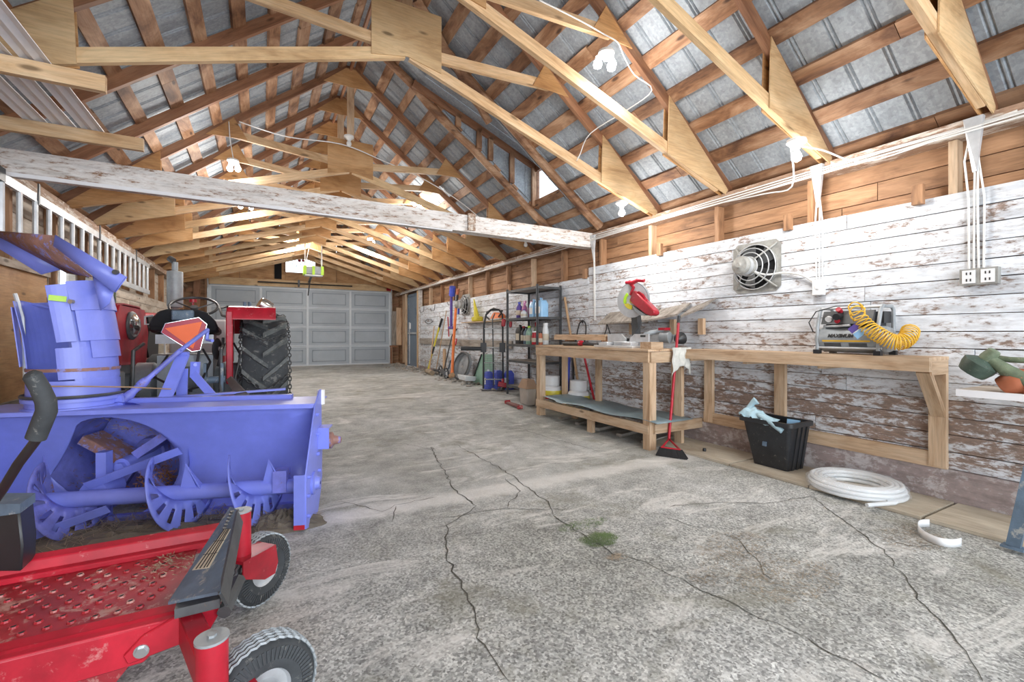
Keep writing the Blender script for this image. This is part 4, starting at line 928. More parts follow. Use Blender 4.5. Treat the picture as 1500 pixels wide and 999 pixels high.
def castor(tx, ty, wx, wy, ang, top):
    MB().cyl((tx, ty, top-.17), (tx, ty, top), .034, n=24).build('castor_tower', 'red', mw)
    MB().cyl((tx, ty, top), (tx, ty, top+.006), .036, n=24).cyl((tx, ty, top+.006), (tx, ty, top+.012), .01, n=6).build('tower_cap', 'grey', mw)
    ax = Vector((-math.sin(ang), math.cos(ang), 0)); fd = Vector((math.cos(ang), math.sin(ang), 0)); c = Vector((wx, wy, .138))
    w_ = MB().lathe(c, ax, [(.062, -.036), (.085, -.044), (.118, -.040), (.132, -.024), (.1345, 0), (.132, .024), (.118, .040), (.085, .044), (.062, .036)], 40).build('castor_tire', 'rubber', mw)
    b = MB()
    for k in range(5):
        o_ = (-.026, -.013, 0, .013, .026)[k]; pts = []
        for i in range(72):
            a = 2*math.pi*i/72; r = .1352-abs(o_)*.08; pts.append(c+ax*(o_+.003*(1 if i % 2 else -1))+(fd*math.cos(a)+Vector((0, 0, 1))*math.sin(a))*r)
        b.tube(pts, .0042, 4, True)
    b.build('tread_ribs', 'grey', w_)
    b = MB()
    for i in range(60):
        a = 2*math.pi*i/60; e = fd*math.cos(a)+Vector((0, 0, 1))*math.sin(a)
        for s_ in (1, -1): b.bar(c+ax*s_*.0445+e*.088, c+ax*s_*.041+e*.118, .006, .004, ax)
    stuff(b.build('side_ribs', 'rubber', w_))
    MB().lathe(c, ax, [(.002, -.034), (.03, -.036), (.035, -.022), (.056, -.024), (.063, -.034), (.063, .034), (.056, .024), (.035, .022), (.03, .036), (.002, .034)], 28).build('rim', 'alu', w_)
    tp = Vector((tx, ty, top-.17)); b = MB()
    b.hexa([tp+v for v in (fd*.10-ax*.06, fd*.10+ax*.06, -fd*.045+ax*.06, -fd*.045-ax*.06)]+[tp+v+Vector((0, 0, .012)) for v in (fd*.10-ax*.06, fd*.10+ax*.06, -fd*.045+ax*.06, -fd*.045-ax*.06)])
    for s_ in (1, -1):
        o_ = ax*s_*.058
        b.prism([tp+o_-fd*.045+Vector((0, 0, .012)), tp+o_+fd*.10+Vector((0, 0, .012)), c+o_+fd*.035+Vector((0, 0, .02)), c+o_+fd*.02-Vector((0, 0, .02)), c+o_-fd*.03-Vector((0, 0, .02)), tp+o_-fd*.045-Vector((0, 0, .05))], ax*s_*.006)
    b.build('castor_fork', 'red', mw)
    MB().cyl(c-ax*.07, c+ax*.07, .009, n=8).build('axle_bolt', 'steel', mw)
castor(-.103, 1.285, .00, 1.385, .35, .36)
castor(-.068, 1.975, -.01, 2.10, .75, .42)
g = lambda u, v, z: P(u, v, Z=z)
r1 = [g(337, 742, .47), g(348, 747, .485), g(323, 866, .42), g(246, 882, .355)]
MB().prism(r1, (0, 0, -.008)).build('belt_cover', 'slate', mw)
MB().prism([g(348, 747, .486), g(356, 765, .43), g(334, 886, .35), g(323, 866, .42)], (-.006, 0, -.004)).build('cover_flap', 'dark', mw)
lb = [r1[0].lerp(r1[3], .30).lerp(r1[1].lerp(r1[2], .30), .45), r1[0].lerp(r1[3], .30).lerp(r1[1].lerp(r1[2], .30), .85), r1[0].lerp(r1[3], .74).lerp(r1[1].lerp(r1[2], .74), .58), r1[0].lerp(r1[3], .74).lerp(r1[1].lerp(r1[2], .74), .12)]
MB().prism([p+Vector((0, 0, .003)) for p in lb], (0, 0, -.002)).build('cover_label', 'cream', mw)
b = MB()
for k in (.22, .45, .68, .85):
    a_, c__ = lb[0].lerp(lb[1], k), lb[3].lerp(lb[2], k); b.bar(a_+Vector((0, 0, .0045)), c__+Vector((0, 0, .0045)), .0025, .001)
for k in (.33, .66): b.bar(lb[0].lerp(lb[3], k)+Vector((0, 0, .0045)), lb[1].lerp(lb[2], k)+Vector((0, 0, .0045)), .0025, .001)
b.build('label_lines', 'ink', mw)
b = MB()
for k in range(6): 
    a_ = r1[0].lerp(r1[3], .06+.045*k).lerp(r1[1].lerp(r1[2], .06+.045*k), .55); b.cyl(a_+Vector((0, 0, .001)), a_+Vector((0, 0, .005)), .008, n=8)
b.build('cover_rivets', 'dark', mw)
MB().box((-.20, 1.47, .335), (-.10, 1.56, .36)).cyl((-.09, 1.47, .32), (-.06, 1.6, .34), .018, n=8).build('cover_hinge', 'dark', mw)
a_, c__ = P(352, 838, d=1.72), P(392, 830, d=1.78); MB().bar(a_, c__, .012, .03).build('link_strap', 'slate', mw)
b = MB(); p0 = P(-30, 838, d=1.42); 
f = [P(-40, 744, d=1.36), P(27, 744, d=1.36), P(33, 800, d=1.36), P(31, 838, d=1.36), P(-40, 838, d=1.36)]
b.prism(f, (-.0, .10, 0)); b.build('side_box', 'black', mw, bevel=.006)
f = [P(-40, 738, d=1.355), P(29, 738, d=1.355), P(29, 752, d=1.355), P(-40, 762, d=1.355)]
MB().prism(f, (0, .105, 0)).build('side_box_lid', 'slate', mw)
lv = [P(-14, 742, d=1.30), P(3, 718, d=1.26), P(26, 680, d=1.23), P(45, 655, d=1.21), P(56, 640, d=1.20)]
MB().tube(lv, .0115, 10).build('control_lever', 'black', mw)
MB().tube([P(52, 642, d=1.20), P(60, 622, d=1.20), P(68, 602, d=1.19), P(67, 588, d=1.19), P(58, 568, d=1.18), P(47, 550, d=1.17), P(43, 546, d=1.165)], [.0215, .022, .022, .022, .021, .020, .012], 14).build('lever_grip', 'rubber', mw)
b = MB(); q = random.Random(3)
for k in range(140):
    c = Vector((-.27+q.gauss(0, .035), 1.83+q.gauss(0, .04), .335)); d = Vector((q.uniform(-1, 1), q.uniform(-1, 1), q.uniform(0, .4)))*.02; b.quad(c, c+Vector((.004, 0, .002)), c+d)
stuff(b.build('leaf_bits', 'straw', mw, smooth=False, rec=False))
# ------------------------------------------------------------------ tractor
tr = thing('tractor', 'red farm tractor with chained rear tires and black seat, parked behind the snow blower', 'tractor', (-.58, 5.4, .02))
def rear_wheel(xc, yc, r, w_, chain=True):
    zc = r+fz(yc)+.015; c = Vector((xc, yc, zc)); ax = Vector((1, 0, 0)); h = w_/2
    t_ = MB().lathe(c, ax, [(r*.58, -h*.80), (r*.80, -h*1.02), (r*.92, -h*.98), (r*.955, -h*.80), (r*.965, 0), (r*.955, h*.80), (r*.92, h*.98), (r*.80, h*1.02), (r*.58, h*.80)], 48).build('rear_tire', 'rubber', tr)
    nl = 18
    for k in range(nl):
        for s_ in (1, -1):
            a0 = 2*math.pi*(k+(0 if s_ > 0 else .5))/nl; b = MB()
            def at(x, a, rr): return c+Vector((x, math.cos(a)*rr, math.sin(a)*rr))
            da = .30; wdt = .035
            p = [(s_*-.02, a0+da), (s_*h*.55, a0+da*.45), (s_*h*1.0, a0)]
            for (xa, aa), (xb, ab) in zip(p, p[1:]):
                b.hexa([at(xa, aa-wdt*1.1, r*.95), at(xb, ab-wdt*1.4, r*.93), at(xb, ab+wdt*1.4, r*.93), at(xa, aa+wdt*1.1, r*.95), at(xa, aa-wdt*.8, r*1.015), at(xb, ab-wdt, r*1.0), at(xb, ab+wdt, r*1.0), at(xa, aa+wdt*.8, r*1.015)])
            b.build('tread_lug', 'tread', t_)
    MB().lathe(c, ax, [(.02, -h*.3), (.12, -h*.35), (.14, -h*.1), (r*.5, -h*.1), (r*.56, -h*.75), (r*.6, -h*.78), (r*.6, h*.78), (r*.56, h*.75), (r*.5, h*.1), (.14, h*.1), (.12, h*.35), (.02, h*.3)], 32).build('wheel_rim', 'fiber', tr)
    if chain:
        b = MB()
        def path(pts, closed):
            L = [(pts[i+1]-pts[i]).length for i in range(len(pts)-1)]; tot = sum(L); n = int(tot/.036)
            for k in range(n):
                d = tot*k/n; i = 0
                while d > L[i]: d -= L[i]; i += 1
                p = pts[i].lerp(pts[i+1], d/L[i]); tg = (pts[i+1]-pts[i]).normalized(); rd = Vector((0, p.y-yc, p.z-zc)).normalized(); sd = tg.cross(rd).normalized(); nrm = sd if k % 2 else (rd if rd.cross(tg).length > .3 else sd)
                nrm = (nrm-tg*nrm.dot(tg)).normalized(); q = []
                for m in range(8):
                    a = 2*math.pi*m/8; q.append(p+tg*math.cos(a)*.024+nrm*math.sin(a)*.012)
                b.tube(q, .0045, 4, True)
        for s_ in (1, -1): path([c+Vector((s_*h*1.08, math.cos(a)*r*.90, math.sin(a)*r*.90)) for a in [2*math.pi*i/30 for i in range(31)]], True)
        nc = 9
        for k in range(nc):
            a0 = 2*math.pi*k/nc+.25
            path([c+Vector((x, math.cos(a)*rr, math.sin(a)*rr)) for x, a, rr in ((-h*1.08, a0+.0, r*.90), (-h*.9, a0+.02, r*.99), (-.05, a0+.16, r*1.03), (0, a0+.2, r*1.03), (.05, a0+.16, r*1.03), (h*.9, a0+.02, r*.99), (h*1.08, a0, r*.9))], False)
        b.build('tire_chain', 'dark', t_)
rear_wheel(.03, 5.12, .61, .36); rear_wheel(-1.21, 5.12, .61, .36, True)
for s_, xi in ((1, -.25), (-1, -.98)):
    x0, x1 = (xi, xi+.36) if s_ > 0 else (xi-.36, xi)
    MB().prism([(xi, 4.58, .84), (xi, 4.52, 1.0), (xi, 4.52, 1.24), (xi, 4.58, 1.31), (xi, 5.45, 1.31), (xi, 5.60, 1.1), (xi, 5.5, .80)], (.012*s_*-1, 0, 0)).build('fender_panel', 'red', tr)
    b = MB(); top = [(4.50, 1.22), (4.56, 1.315), (4.75, 1.335), (5.3, 1.335), (5.5, 1.28), (5.62, 1.1)]
    for (ya, za), (yb, zb) in zip(top, top[1:]): b.hexa([(x0, ya, za-.012), (x1, ya, za-.012), (x1, yb, zb-.012), (x0, yb, zb-.012), (x0, ya, za), (x1, ya, za), (x1, yb, zb), (x0, yb, zb)])
    b.build('fender_top', 'red', tr)
    MB().bar((xi+s_*.012, 4.55, .66), (xi+s_*.012, 4.505, 1.28), .05, .03).build('fender_rim', 'red', tr, bevel=.008)
lc = P(190, 477, X=-.965)
MB().lathe(lc, (1, -.15, 0), [(.115, 0), (.12, .02), (.11, .03), (.095, .032)], 28).build('lamp_bezel', 'dark', tr)
MB().lathe(lc+Vector((.03, 0, 0)), (1, -.15, 0), [(.10, 0), (.075, .02), (.03, .028), (.002, .03)], 28).build('lamp_lens', 'chrome', tr)
wl_ = P(388, 448, Y=4.75); MB().lathe(wl_, (-.75, -.2, .45), [(.03, -.06), (.055, -.05), (.06, 0), (.055, .05), (.05, .055)], 20, True).build('work_lamp', 'chrome', tr)
MB().bar(wl_+Vector((-.02, .02, -.04)), (wl_.x-.05, wl_.y+.05, 1.33), .015, .015).build('lamp_stalk', 'dark', tr)
MB().tube([P(345, 467, Y=4.9), P(325, 462, Y=5.2), P(322, 452, Y=5.4), P(332, 449, Y=5.5), P(350, 450, Y=5.4)], .012, 8).build('fender_grab_rail', 'black', tr)
MB().cyl((-.14, 5.0, 1.335), (-.14, 5.0, 1.39), .015, n=8).cyl((-.10, 5.0, 1.335), (-.10, 5.0, 1.39), .015, n=8).build('fender_switches', 'slate', tr)
MB().hexa([(-.84, 4.86, 1.10), (-.34, 4.86, 1.10), (-.34, 5.25, 1.07), (-.84, 5.25, 1.07), (-.84, 4.83, 1.17), (-.34, 4.83, 1.17), (-.34, 5.25, 1.14), (-.84, 5.25, 1.14)]).build('seat_cushion', 'black', tr, bevel=.02)
MB().prism([(-.84, 4.84, 1.14), (-.34, 4.84, 1.14), (-.36, 4.80, 1.20), (-.42, 4.77, 1.275), (-.48, 4.77, 1.295), (-.70, 4.77, 1.295), (-.76, 4.77, 1.275), (-.82, 4.80, 1.20)], (0, .07, 0)).build('seat_backrest', 'black', tr, bevel=.012)
MB().box((-.67, 4.755, 1.20), (-.51, 4.775, 1.29)).build('seat_pad', 'slate', tr, bevel=.01)
MB().box((-.80, 4.9, 1.0), (-.38, 5.2, 1.08)).tube([P(222, 475, Y=4.85), P(212, 475, Y=4.85), P(212, 464, Y=4.85), P(224, 462, Y=4.85)], .008, 6).build('seat_frame', 'alu', tr)
sw = P(284, 449, Y=5.75); axw = Vector((0, -.50, .86)); e1 = Vector((1, 0, 0)); e2 = axw.cross(e1)
MB().tube([sw+(e1*math.cos(a)+e2*math.sin(a))*.21 for a in [2*math.pi*k/36 for k in range(36)]], .013, 8, True).build('steering_wheel', 'black', tr)
b = MB()
for a in (.5, 2.6, 4.7): b.bar(sw-axw*.03, sw+(e1*math.cos(a)+e2*math.sin(a))*.205, .018, .012)
b.cyl(sw-axw*.05, sw, .035, n=12).cyl(sw-axw*.04, sw-axw*.5, .022, n=10).build('steering_column', 'dark', tr)
MB().cyl(sw+Vector((-.02, .1, .05)), sw+Vector((-.02, .1, .08)), .035, n=12).cyl(sw+Vector((-.02, .1, -.1)), sw+Vector((-.02, .1, .05)), .008, n=6).build('red_knob', 'red', tr)
MB().hexa([(-.80, 5.95, .75), (-.36, 5.95, .75), (-.36, 7.4, .75), (-.80, 7.4, .75), (-.80, 5.95, 1.20), (-.36, 5.95, 1.20), (-.38, 7.4, 1.12), (-.78, 7.4, 1.12)]).build('hood', 'red', tr, bevel=.03)
MB().box((-.83, 5.78, .85), (-.33, 5.95, 1.24)).build('dashboard', 'whiteplastic', tr, bevel=.02)
mc = P(256, 448, Y=6.6); MB().lathe((mc.x, 6.6, 0), (0, 0, 1), [(.02, 1.25), (.025, 1.38), (.075, 1.40), (.08, 1.42), (.08, 1.80), (.075, 1.82), (.03, 1.83), (.032, 1.93)], 22, True).build('muffler', 'grey', tr)
MB().cyl((mc.x-.01, 6.57, 1.94), (mc.x-.05, 6.60, 1.97), .035, n=10).build('rain_cap', 'dark', tr)
MB().tube([(mc.x, 6.6, 1.26), (mc.x, 6.6, 1.0), (mc.x+.12, 6.6, .95)], .025, 8).build('exhaust_pipe', 'dark', tr)
MB().cyl((-1.05, 5.12, .64), (-.13, 5.12, .64), .10, n=18).box((-.78, 4.85, .45), (-.38, 5.5, .90)).box((-.72, 5.4, .5), (-.44, 7.3, .8)).lathe((-.86, 5.12, .64), (1, 0, 0), [(.10, -.14), (.19, -.1), (.19, .02), (.12, .1)], 20).lathe((-.30, 5.12, .64), (-1, 0, 0), [(.10, -.14), (.17, -.1), (.17, .02), (.12, .1)], 20).build('rear_axle_housing', 'grey', tr)
MB().box((-.66, 4.78, .62), (-.50, 4.86, .80)).cyl((-.58, 4.70, .58), (-.58, 4.86, .58), .03, n=10).build('power_takeoff', 'dark', tr)
for x in (-.88, -.30):
    MB().tube([(x, 4.95, .42), (x+(.05 if x < -.5 else -.0), 4.45, .52), (x+.02, 4.1, .60)], .022, 8).build('lift_arm', 'grey', tr)
    MB().tube([(x, 4.9, 1.0), (x+.0, 4.55, .95), (x, 4.5, .56)], .014, 8).build('lift_rod', 'dark', tr)
MB().box((-.42, 4.50, .60), (-.40, 4.62, .84)).box((-.30, 4.50, .60), (-.28, 4.62, .84)).cyl((-.43, 4.55, .70), (-.27, 4.55, .70), .03, n=10).build('drawbar_bracket', 'slate', tr)
MB().tube([(-.58, 4.75, .85), (-.55, 4.3, .80), (-.50, 3.95, .86)], .02, 8).build('top_link', 'grey', tr)
for k, pts in enumerate([[(-.7, 4.8, .9), (-.75, 4.5, .75), (-.62, 4.3, .70), (-.5, 4.5, .62)], [(-.45, 4.8, .95), (-.38, 4.6, .85), (-.44, 4.4, .66), (-.6, 4.35, .62)], [(-.9, 4.85, .55), (-.95, 4.5, .60), (-.80, 4.3, .66)], [(-.22, 4.8, 1.0), (-.16, 4.62, .9), (-.2, 4.55, .7)]]):
    MB().tube(pts, .010, 6).build('hydraulic_hose', 'black', tr)
MB().tube([(-.50, 4.8, .80), (-.47, 4.75, .95), (-.45, 4.78, 1.08)], .012, 6).cyl((-.45, 4.78, 1.08), (-.45, 4.78, 1.11), .02, n=8).tube([(-.34, 4.8, .80), (-.30, 4.75, .98), (-.30, 4.78, 1.05)], .012, 6).lathe((-.36, 4.9, .95), (1, -.3, 0), [(.09, 0), (.10, .01), (.08, .02), (.02, .025)], 16).build('hydraulic_levers', 'dark', tr)
MB().hexa([(-.36, 4.2, .46), (-.12, 4.2, .46), (-.12, 4.45, .46), (-.36, 4.45, .46), (-.36, 4.2, .58), (-.12, 4.2, .58), (-.12, 4.45, .58), (-.36, 4.45, .58)]).build('toolbox', 'red', tr, bevel=.015)
for x in (-1.12, -.04):
    MB().lathe((x, 7.05, .36+fz(7)), (1, 0, 0), [(.18, -.08), (.30, -.1), (.345, -.06), (.35, 0), (.345, .06), (.30, .1), (.18, .08)], 28, True).build('front_tire', 'rubber', tr)
MB().cyl((-1.1, 7.05, .45), (-.06, 7.05, .45), .05, n=10).box((-.7, 6.9, .42), (-.46, 7.3, .8)).build('front_axle', 'dark', tr)
MB().box((-1.16, 4.9, .42), (-.98, 5.4, .45)).build('foot_board', 'dark', tr)
# slow vehicle sign on the back of the seat mount
sg = [P(u, v, Y=4.42) for u, v in ((242, 474), (291, 465), (303, 475), (293, 513), (281, 515), (236, 487))]
cg = sum(sg, Vector())/6
MB().prism(sg, (0, .006, 0)).build('sign_border', 'red_sign', tr)
tri = [P(u, v, Y=4.416) for u, v in ((241, 481), (296, 471), (282.5, 511))]
MB().prism(tri, (0, .004, 0)).build('sign_triangle', 'orange_sign', tr)
b = MB()
for a_, c__ in zip(sg, sg[1:]+sg[:1]): b.bar(a_+Vector((0, -.004, 0)), c__+Vector((0, -.004, 0)), .004, .003)
b.build('sign_edge', 'chrome', tr); MB().bar(cg+Vector((.02, .01, 0)), (-.55, 4.80, 1.0), .03, .01).build('sign_mount', 'dark', tr)
# things by the tractor
MB().box((-1.18, 4.28, .64), (-.92, 4.5, .80)).bar((-1.05, 4.4, .7), (-1.05, 5.0, .7), .05, .05).build('step_box', 'grey', tr, bevel=.01)
t = thing('covered_handle', 'black cloth hung over a red handled machine left of the tractor seat', 'machine', (-1.42, 8.1, .13))
bx = [P(u, v, X=-1.40) for u, v in ((210, 464), (224, 462), (227, 480), (226, 500), (225, 526), (212, 526), (208, 505), (212, 485))]
MB().prism(bx, (.05, 0, 0)).build('black_cloth', 'blackcloth', t)
a_ = P(207, 468, X=-1.4); c__ = P(229, 462, X=-1.4); MB().tube([a_, a_+Vector((0, .1, .06)), c__], .035, 8).build('red_handle', 'red', t)
MB().box((-1.55, 7.8, .13), (-1.25, 8.4, .76)).build('machine_body', 'redpan', t, bevel=.03)
t = thing('storage_rack', 'white wire rack with small boxes behind the tractor on the left', 'rack', (-1.55, 9.2, .13))
for z in (.45, .75, 1.0): MB().box((-1.7, 8.8, z), (-1.3, 9.6, z+.02)).build('shelf', 'whiteplastic', t)
for y in (8.8, 9.6):
    for x in (-1.68, -1.32): MB().cyl((x, y, .13), (x, y, 1.1), .012, n=6).build('post', 'alu', t)
MB().box((-1.6, 9.0, 1.02), (-1.45, 9.2, 1.15)).box((-1.6, 9.3, .77), (-1.4, 9.5, .9)).build('boxes', 'cream', t)
t = thing('side_mirror', 'square dark mirror head standing up behind the left red fender', 'mirror', P(168, 430, X=-1.45)); c = P(168, 428, X=-1.45)
MB().obox(c, (.02, .34, .15), (0, 0, .2)).build('mirror_head', 'olive', t, bevel=.01); MB().cyl(c, (c.x, c.y, .4), .01, n=6).box((c.x-.1, c.y-.1, fz(c.y)), (c.x+.1, c.y+.1, .42)).build('mirror_stalk', 'dark', t)
# ladder on left wall
ld = thing('extension_ladder', 'long aluminium extension ladder hung sideways under the left top plate', 'ladder', (XL+.09, 7.6, 1.75))
ya, yb = P(118, 345, X=XL+.10).y, P(246, 405, X=XL+.10).y
z1, z0 = 2.22, 1.84; ya = 4.7; yb = 9.9
MB().box((XL+.08, ya, z1), (XL+.11, yb, z1+.07)).build('rail', 'alu', ld); MB().box((XL+.08, ya, z0-.07), (XL+.11, yb, z0)).build('rail', 'alu', ld)
n = 18
for k in range(n):
    y = ya+.12+(yb-ya-.24)*k/(n-1); MB().cyl((XL+.095, y, z0-.01), (XL+.095, y, z1+.01), .02, n=8).build('rung', 'alu', ld)
for y in (5.4, 7.1, 8.9): MB().box((XL+.11, y, z1-.02), (XL+.12, y+.03, 2.38)).build('strap', 'dark', ld)
MB().box((XL+.08, ya-.05, z1+.0), (XL+.12, ya+.12, z1+.10)).build('end_cap', 'black', ld)
# garage door opener
t = thing('door_opener', 'grey and lime garage door opener hanging on steel straps before the gable', 'opener', (1.35, 12.6, 2.75))
c = P(459, 397, Y=12.2)
MB().box((c.x-.22, c.y-.15, c.z-.10), (c.x+.22, c.y+.15, c.z+.10)).build('housing', 'grey', t, bevel=.02)
for dx in (-.2, -.01, .19): MB().box((c.x+dx-.03, c.y-.16, c.z-.105), (c.x+dx+.03, c.y+.155, c.z+.105)).build('lime_band', 'lime', t)
for dx in (-.19, .19): MB().bar((c.x+dx, c.y, c.z+.1), (c.x+dx*1.0, c.y+.02, c.z+.85), .03, .004).bar((c.x+dx, c.y, c.z+.1), (c.x+dx*.2, c.y+.02, c.z+.85), .02, .004).build('hanging_strap', 'alu', t)
MB().bar((c.x, c.y+.15, c.z-.02), (1.25, YE-.1, GDT+.2), .05, .04).tube([(1.22, 14.2, 2.62), (1.22, 14.5, 2.5), (1.22, 14.85, 2.25)], .015, 6).build('drive_rail', 'dark', t)
MB().box((c.x-.2, c.y-.12, c.z-.13), (c.x+.2, c.y+.12, c.z-.1)).build('light_lens', 'whiteplastic', t)
# ------------------------------------------------------------------ mitre saw on the near bench
ms = thing('mitre_saw', 'red and grey mitre saw with raised blade on the near workbench', 'saw', (3.40, 3.65, .941))
def wpt(u, v, x): return P(u, v, X=x)
MB().box((3.22, 3.38, .941), (3.52, 3.98, .965)).cyl((3.40, 3.66, .965), (3.40, 3.66, 1.005), .13, n=28).box((3.24, 3.42, .965), (3.34, 3.55, 1.0)).box((3.24, 3.78, .965), (3.34, 3.92, 1.0)).build('saw_base', 'alu', ms, bevel=.004)
for ya, yb, sg_ in ((3.36, 3.63, 1), (3.69, 3.98, -1)):
    lo, hi = (ya, yb) if sg_ > 0 else (yb, ya)
    MB().prism([(3.42, lo, 1.0), (3.42, hi, 1.0), (3.42, hi-sg_*.0, 1.035), (3.42, hi-sg_*.07, 1.085), (3.42, lo, 1.085)], (.018, 0, 0)).build('fence', 'alu', ms)
MB().box((3.417, 3.40, 1.055), (3.42, 3.47, 1.073)).build('fence_scale', 'ink', ms)
MB().box((3.417, 3.86, .97), (3.42, 3.94, .995)).build('warning_label', 'whiteplastic', ms)
bc = P(921, 443, X=3.42); ax = Vector((1, .25, 0)).normalized()
bc = P(926, 440, X=3.42); MB().cyl(bc-ax*.001, bc+ax*.001, .182, n=60).build('blade', 'alu', ms)
MB().cyl(bc-ax*.004, bc+ax*.004, .03, n=14).build('blade_flange', 'yellowp', ms)
gp = []
e1 = Vector((0, 0, 1)); e2 = ax.cross(e1).normalized()
for a in range(-70, 100, 10):
    t_ = math.radians(a); gp.append(bc+(e2*math.sin(t_)+e1*math.cos(t_))*.168)
g2 = [bc+(e2*math.sin(math.radians(a))+e1*math.cos(math.radians(a)))*.07 for a in range(95, -75, -20)]
sgn = 1 if e2.y > 0 else -1
up_ = lambda a, r: bc+(e2*(-sgn)*math.sin(math.radians(a))+e1*math.cos(math.radians(a)))*r   # a>0 turns toward the near (right) end
MB().prism([up_(a, .192) for a in range(-40, 112, 10)]+[up_(a, .10) for a in range(102, -40, -16)], ax*.03).build('blade_guard', 'grey', ms)
MB().prism([up_(a, .10) for a in range(-35, -110, -12)]+[up_(a, .07) for a in range(-110, -35, 12)], ax*-.01).build('guard_window', 'lime', ms)
MB().prism([up_(a, .095) for a in range(-110, -190, -14)]+[up_(a, .05) for a in range(-190, -110, 16)], ax*-.012).build('lower_guard', 'yellowp', ms)
bd_ = [P(u, v, X=3.38) for u, v in ((922, 440), (927, 425), (936, 432), (958, 455), (958, 460), (953, 463), (944, 459), (925, 444))]
MB().prism(bd_, (.10, .02, 0)).build('motor_body', 'red', ms, bevel=.008)
MB().tube([P(921, 412, X=3.4), P(928, 421, X=3.42), P(924, 432, X=3.42)], .018, 8).tube([P(931, 430, X=3.42), P(936, 428, X=3.42), P(942, 432, X=3.42), P(950, 446, X=3.42)], .012, 8).build('carry_handle', 'red', ms)
MB().tube([P(917, 414, X=3.36), P(927, 414, X=3.38), P(934, 410.5, X=3.40), P(944, 411, X=3.42)], [.016, .022, .021, .018], 10).build('grip_handle', 'red', ms)
MB().bar(P(932, 458, X=3.46), P(934, 478, X=3.50), .07, .06, (1, 0, 0)).bar(P(926, 472, X=3.48), P(934, 482, X=3.48), .05, .02, (1, 0, 0)).bar(P(931, 452, X=3.48), (3.52, 3.63, 1.0), .06, .07, (1, 0, 0)).box((3.46, 3.60, 1.0), (3.56, 3.72, 1.04)).build('pivot_arm', 'dark', ms)
MB().prism([P(u, v, X=3.40) for u, v in ((926, 447), (932, 452), (947, 462), (938, 462), (929, 455))], (.06, .0, 0)).build('arm_shield', 'grey', ms)
MB().tube([(3.50, 3.62, 1.03), (3.62, 3.52, 1.10), (3.72, 3.45, 1.12)], .028, 10).build('slide_rail', 'grey', ms)
MB().lathe((3.66, 3.36, 1.05), (.3, -1, 0), [(.02, -.06), (.055, -.05), (.06, .05), (.03, .07)], 16, True).build('rear_housing', 'grey', ms)
MB().box((3.62, 3.33, 1.125), (3.70, 3.42, 1.15)).build('rear_cap', 'red', ms)
MB().lathe((3.72, 3.22, 1.04), (1, 0, .2), [(.03, -.06), (.05, -.04), (.065, .02), (.03, .06)], 14, True).build('dust_bag', 'black', ms)
# leaf blower tube on bench
t = thing('blower_tube', 'black tapered blower tube with red collar lying on the near workbench', 'blower', (3.26, 4.55, .941))
MB().tube([(3.28, 4.62, .97), (3.27, 4.30, .972)], [.028, .026], 14).build('tube', 'black', t)
MB().lathe((3.27, 4.30, .975), (0, -1, .1), [(.03, 0), (.034, .02), (.032, .05), (.02, .07)], 14, True).build('collar', 'red', t)
MB().tube([(3.27, 4.22, .975), (3.30, 4.05, .965), (3.30, 3.99, .962)], [.022, .016, .02], 10).build('handle', 'black', t)
# cloth hung at bench end
b = MB(); N, K = 14, 10; base = Vector((3.50, 3.02, 0))
for j in range(K+1):
    for i in range(N+1):
        a = i/N; z = .955-.27*j/K*(1-.35*math.sin(a*3.1)); b.v.append(Vector((3.40+.26*a+.01*math.sin(j), 3.045-.012*math.sin(a*22+j*.3)-.02*j/K*math.sin(a*3), z)))
for j in range(K):
    for i in range(N): p = j*(N+1)+i; b.f.append((p, p+1, p+N+2, p+N+1))
o = b.build('rag', 'mopwhite', rec=False); m_ = o.modifiers.new('s', 'SOLIDIFY'); m_.thickness = .006; tag(o, 'dirty white rag hanging between the saw bench and the long bench', 'rag')
# red broom
t = thing('broom', 'red handled black push broom leaning on the near end of the saw bench', 'broom', P(985, 671, Z=0))
bt = P(980, 643, Z=.10); tp = P(994, 473, X=3.52)
MB().tube([bt, tp], .013, 10).build('handle', 'red', t)
MB().tube([tp-(tp-bt).normalized()*.0, tp+(tp-bt).normalized()*.07], .014, 10).build('grip_end', 'black', t)
hx = P(962, 662, Z=.03); hy = P(1006, 668, Z=.03)
MB().tube([bt, hx.lerp(hy, .18)+Vector((0, 0, .045))], .009, 6).tube([bt, hx.lerp(hy, .78)+Vector((0, 0, .045))], .009, 6).tube([hx.lerp(hy, .15)+Vector((0, 0, .045)), hx.lerp(hy, .8)+Vector((0, 0, .045))], .009, 6).build('head_frame', 'red', t)
dr = (hy-hx).normalized(); sd = Vector((-dr.y, dr.x, 0)); b = MB(); q = random.Random(4)
for k in range(900):
    a = q.random(); s_ = q.uniform(-1, 1); c = hx.lerp(hy, .1+.75*a)+Vector((0, 0, .045))+sd*s_*.015; e = hx.lerp(hy, -.02+1.05*a)+sd*s_*.03; e.z = .004; b.quad(c-dr*.0015, c+dr*.0015, e+dr*.0025, e-dr*.0025)
b.hexa([hx.lerp(hy, .1)+v for v in (sd*.012+Vector((0, 0, .005)), -sd*.012+Vector((0, 0, .005)))]+[hx.lerp(hy, .85)+v for v in (-sd*.012+Vector((0, 0, .005)), sd*.012+Vector((0, 0, .005)))]+[hx.lerp(hy, .1)+v for v in (sd*.012+Vector((0, 0, .02)), -sd*.012+Vector((0, 0, .02)))]+[hx.lerp(hy, .85)+v for v in (-sd*.012+Vector((0, 0, .02)), sd*.012+Vector((0, 0, .02)))])
stuff(b.build('bristles', 'black', t, smooth=False))
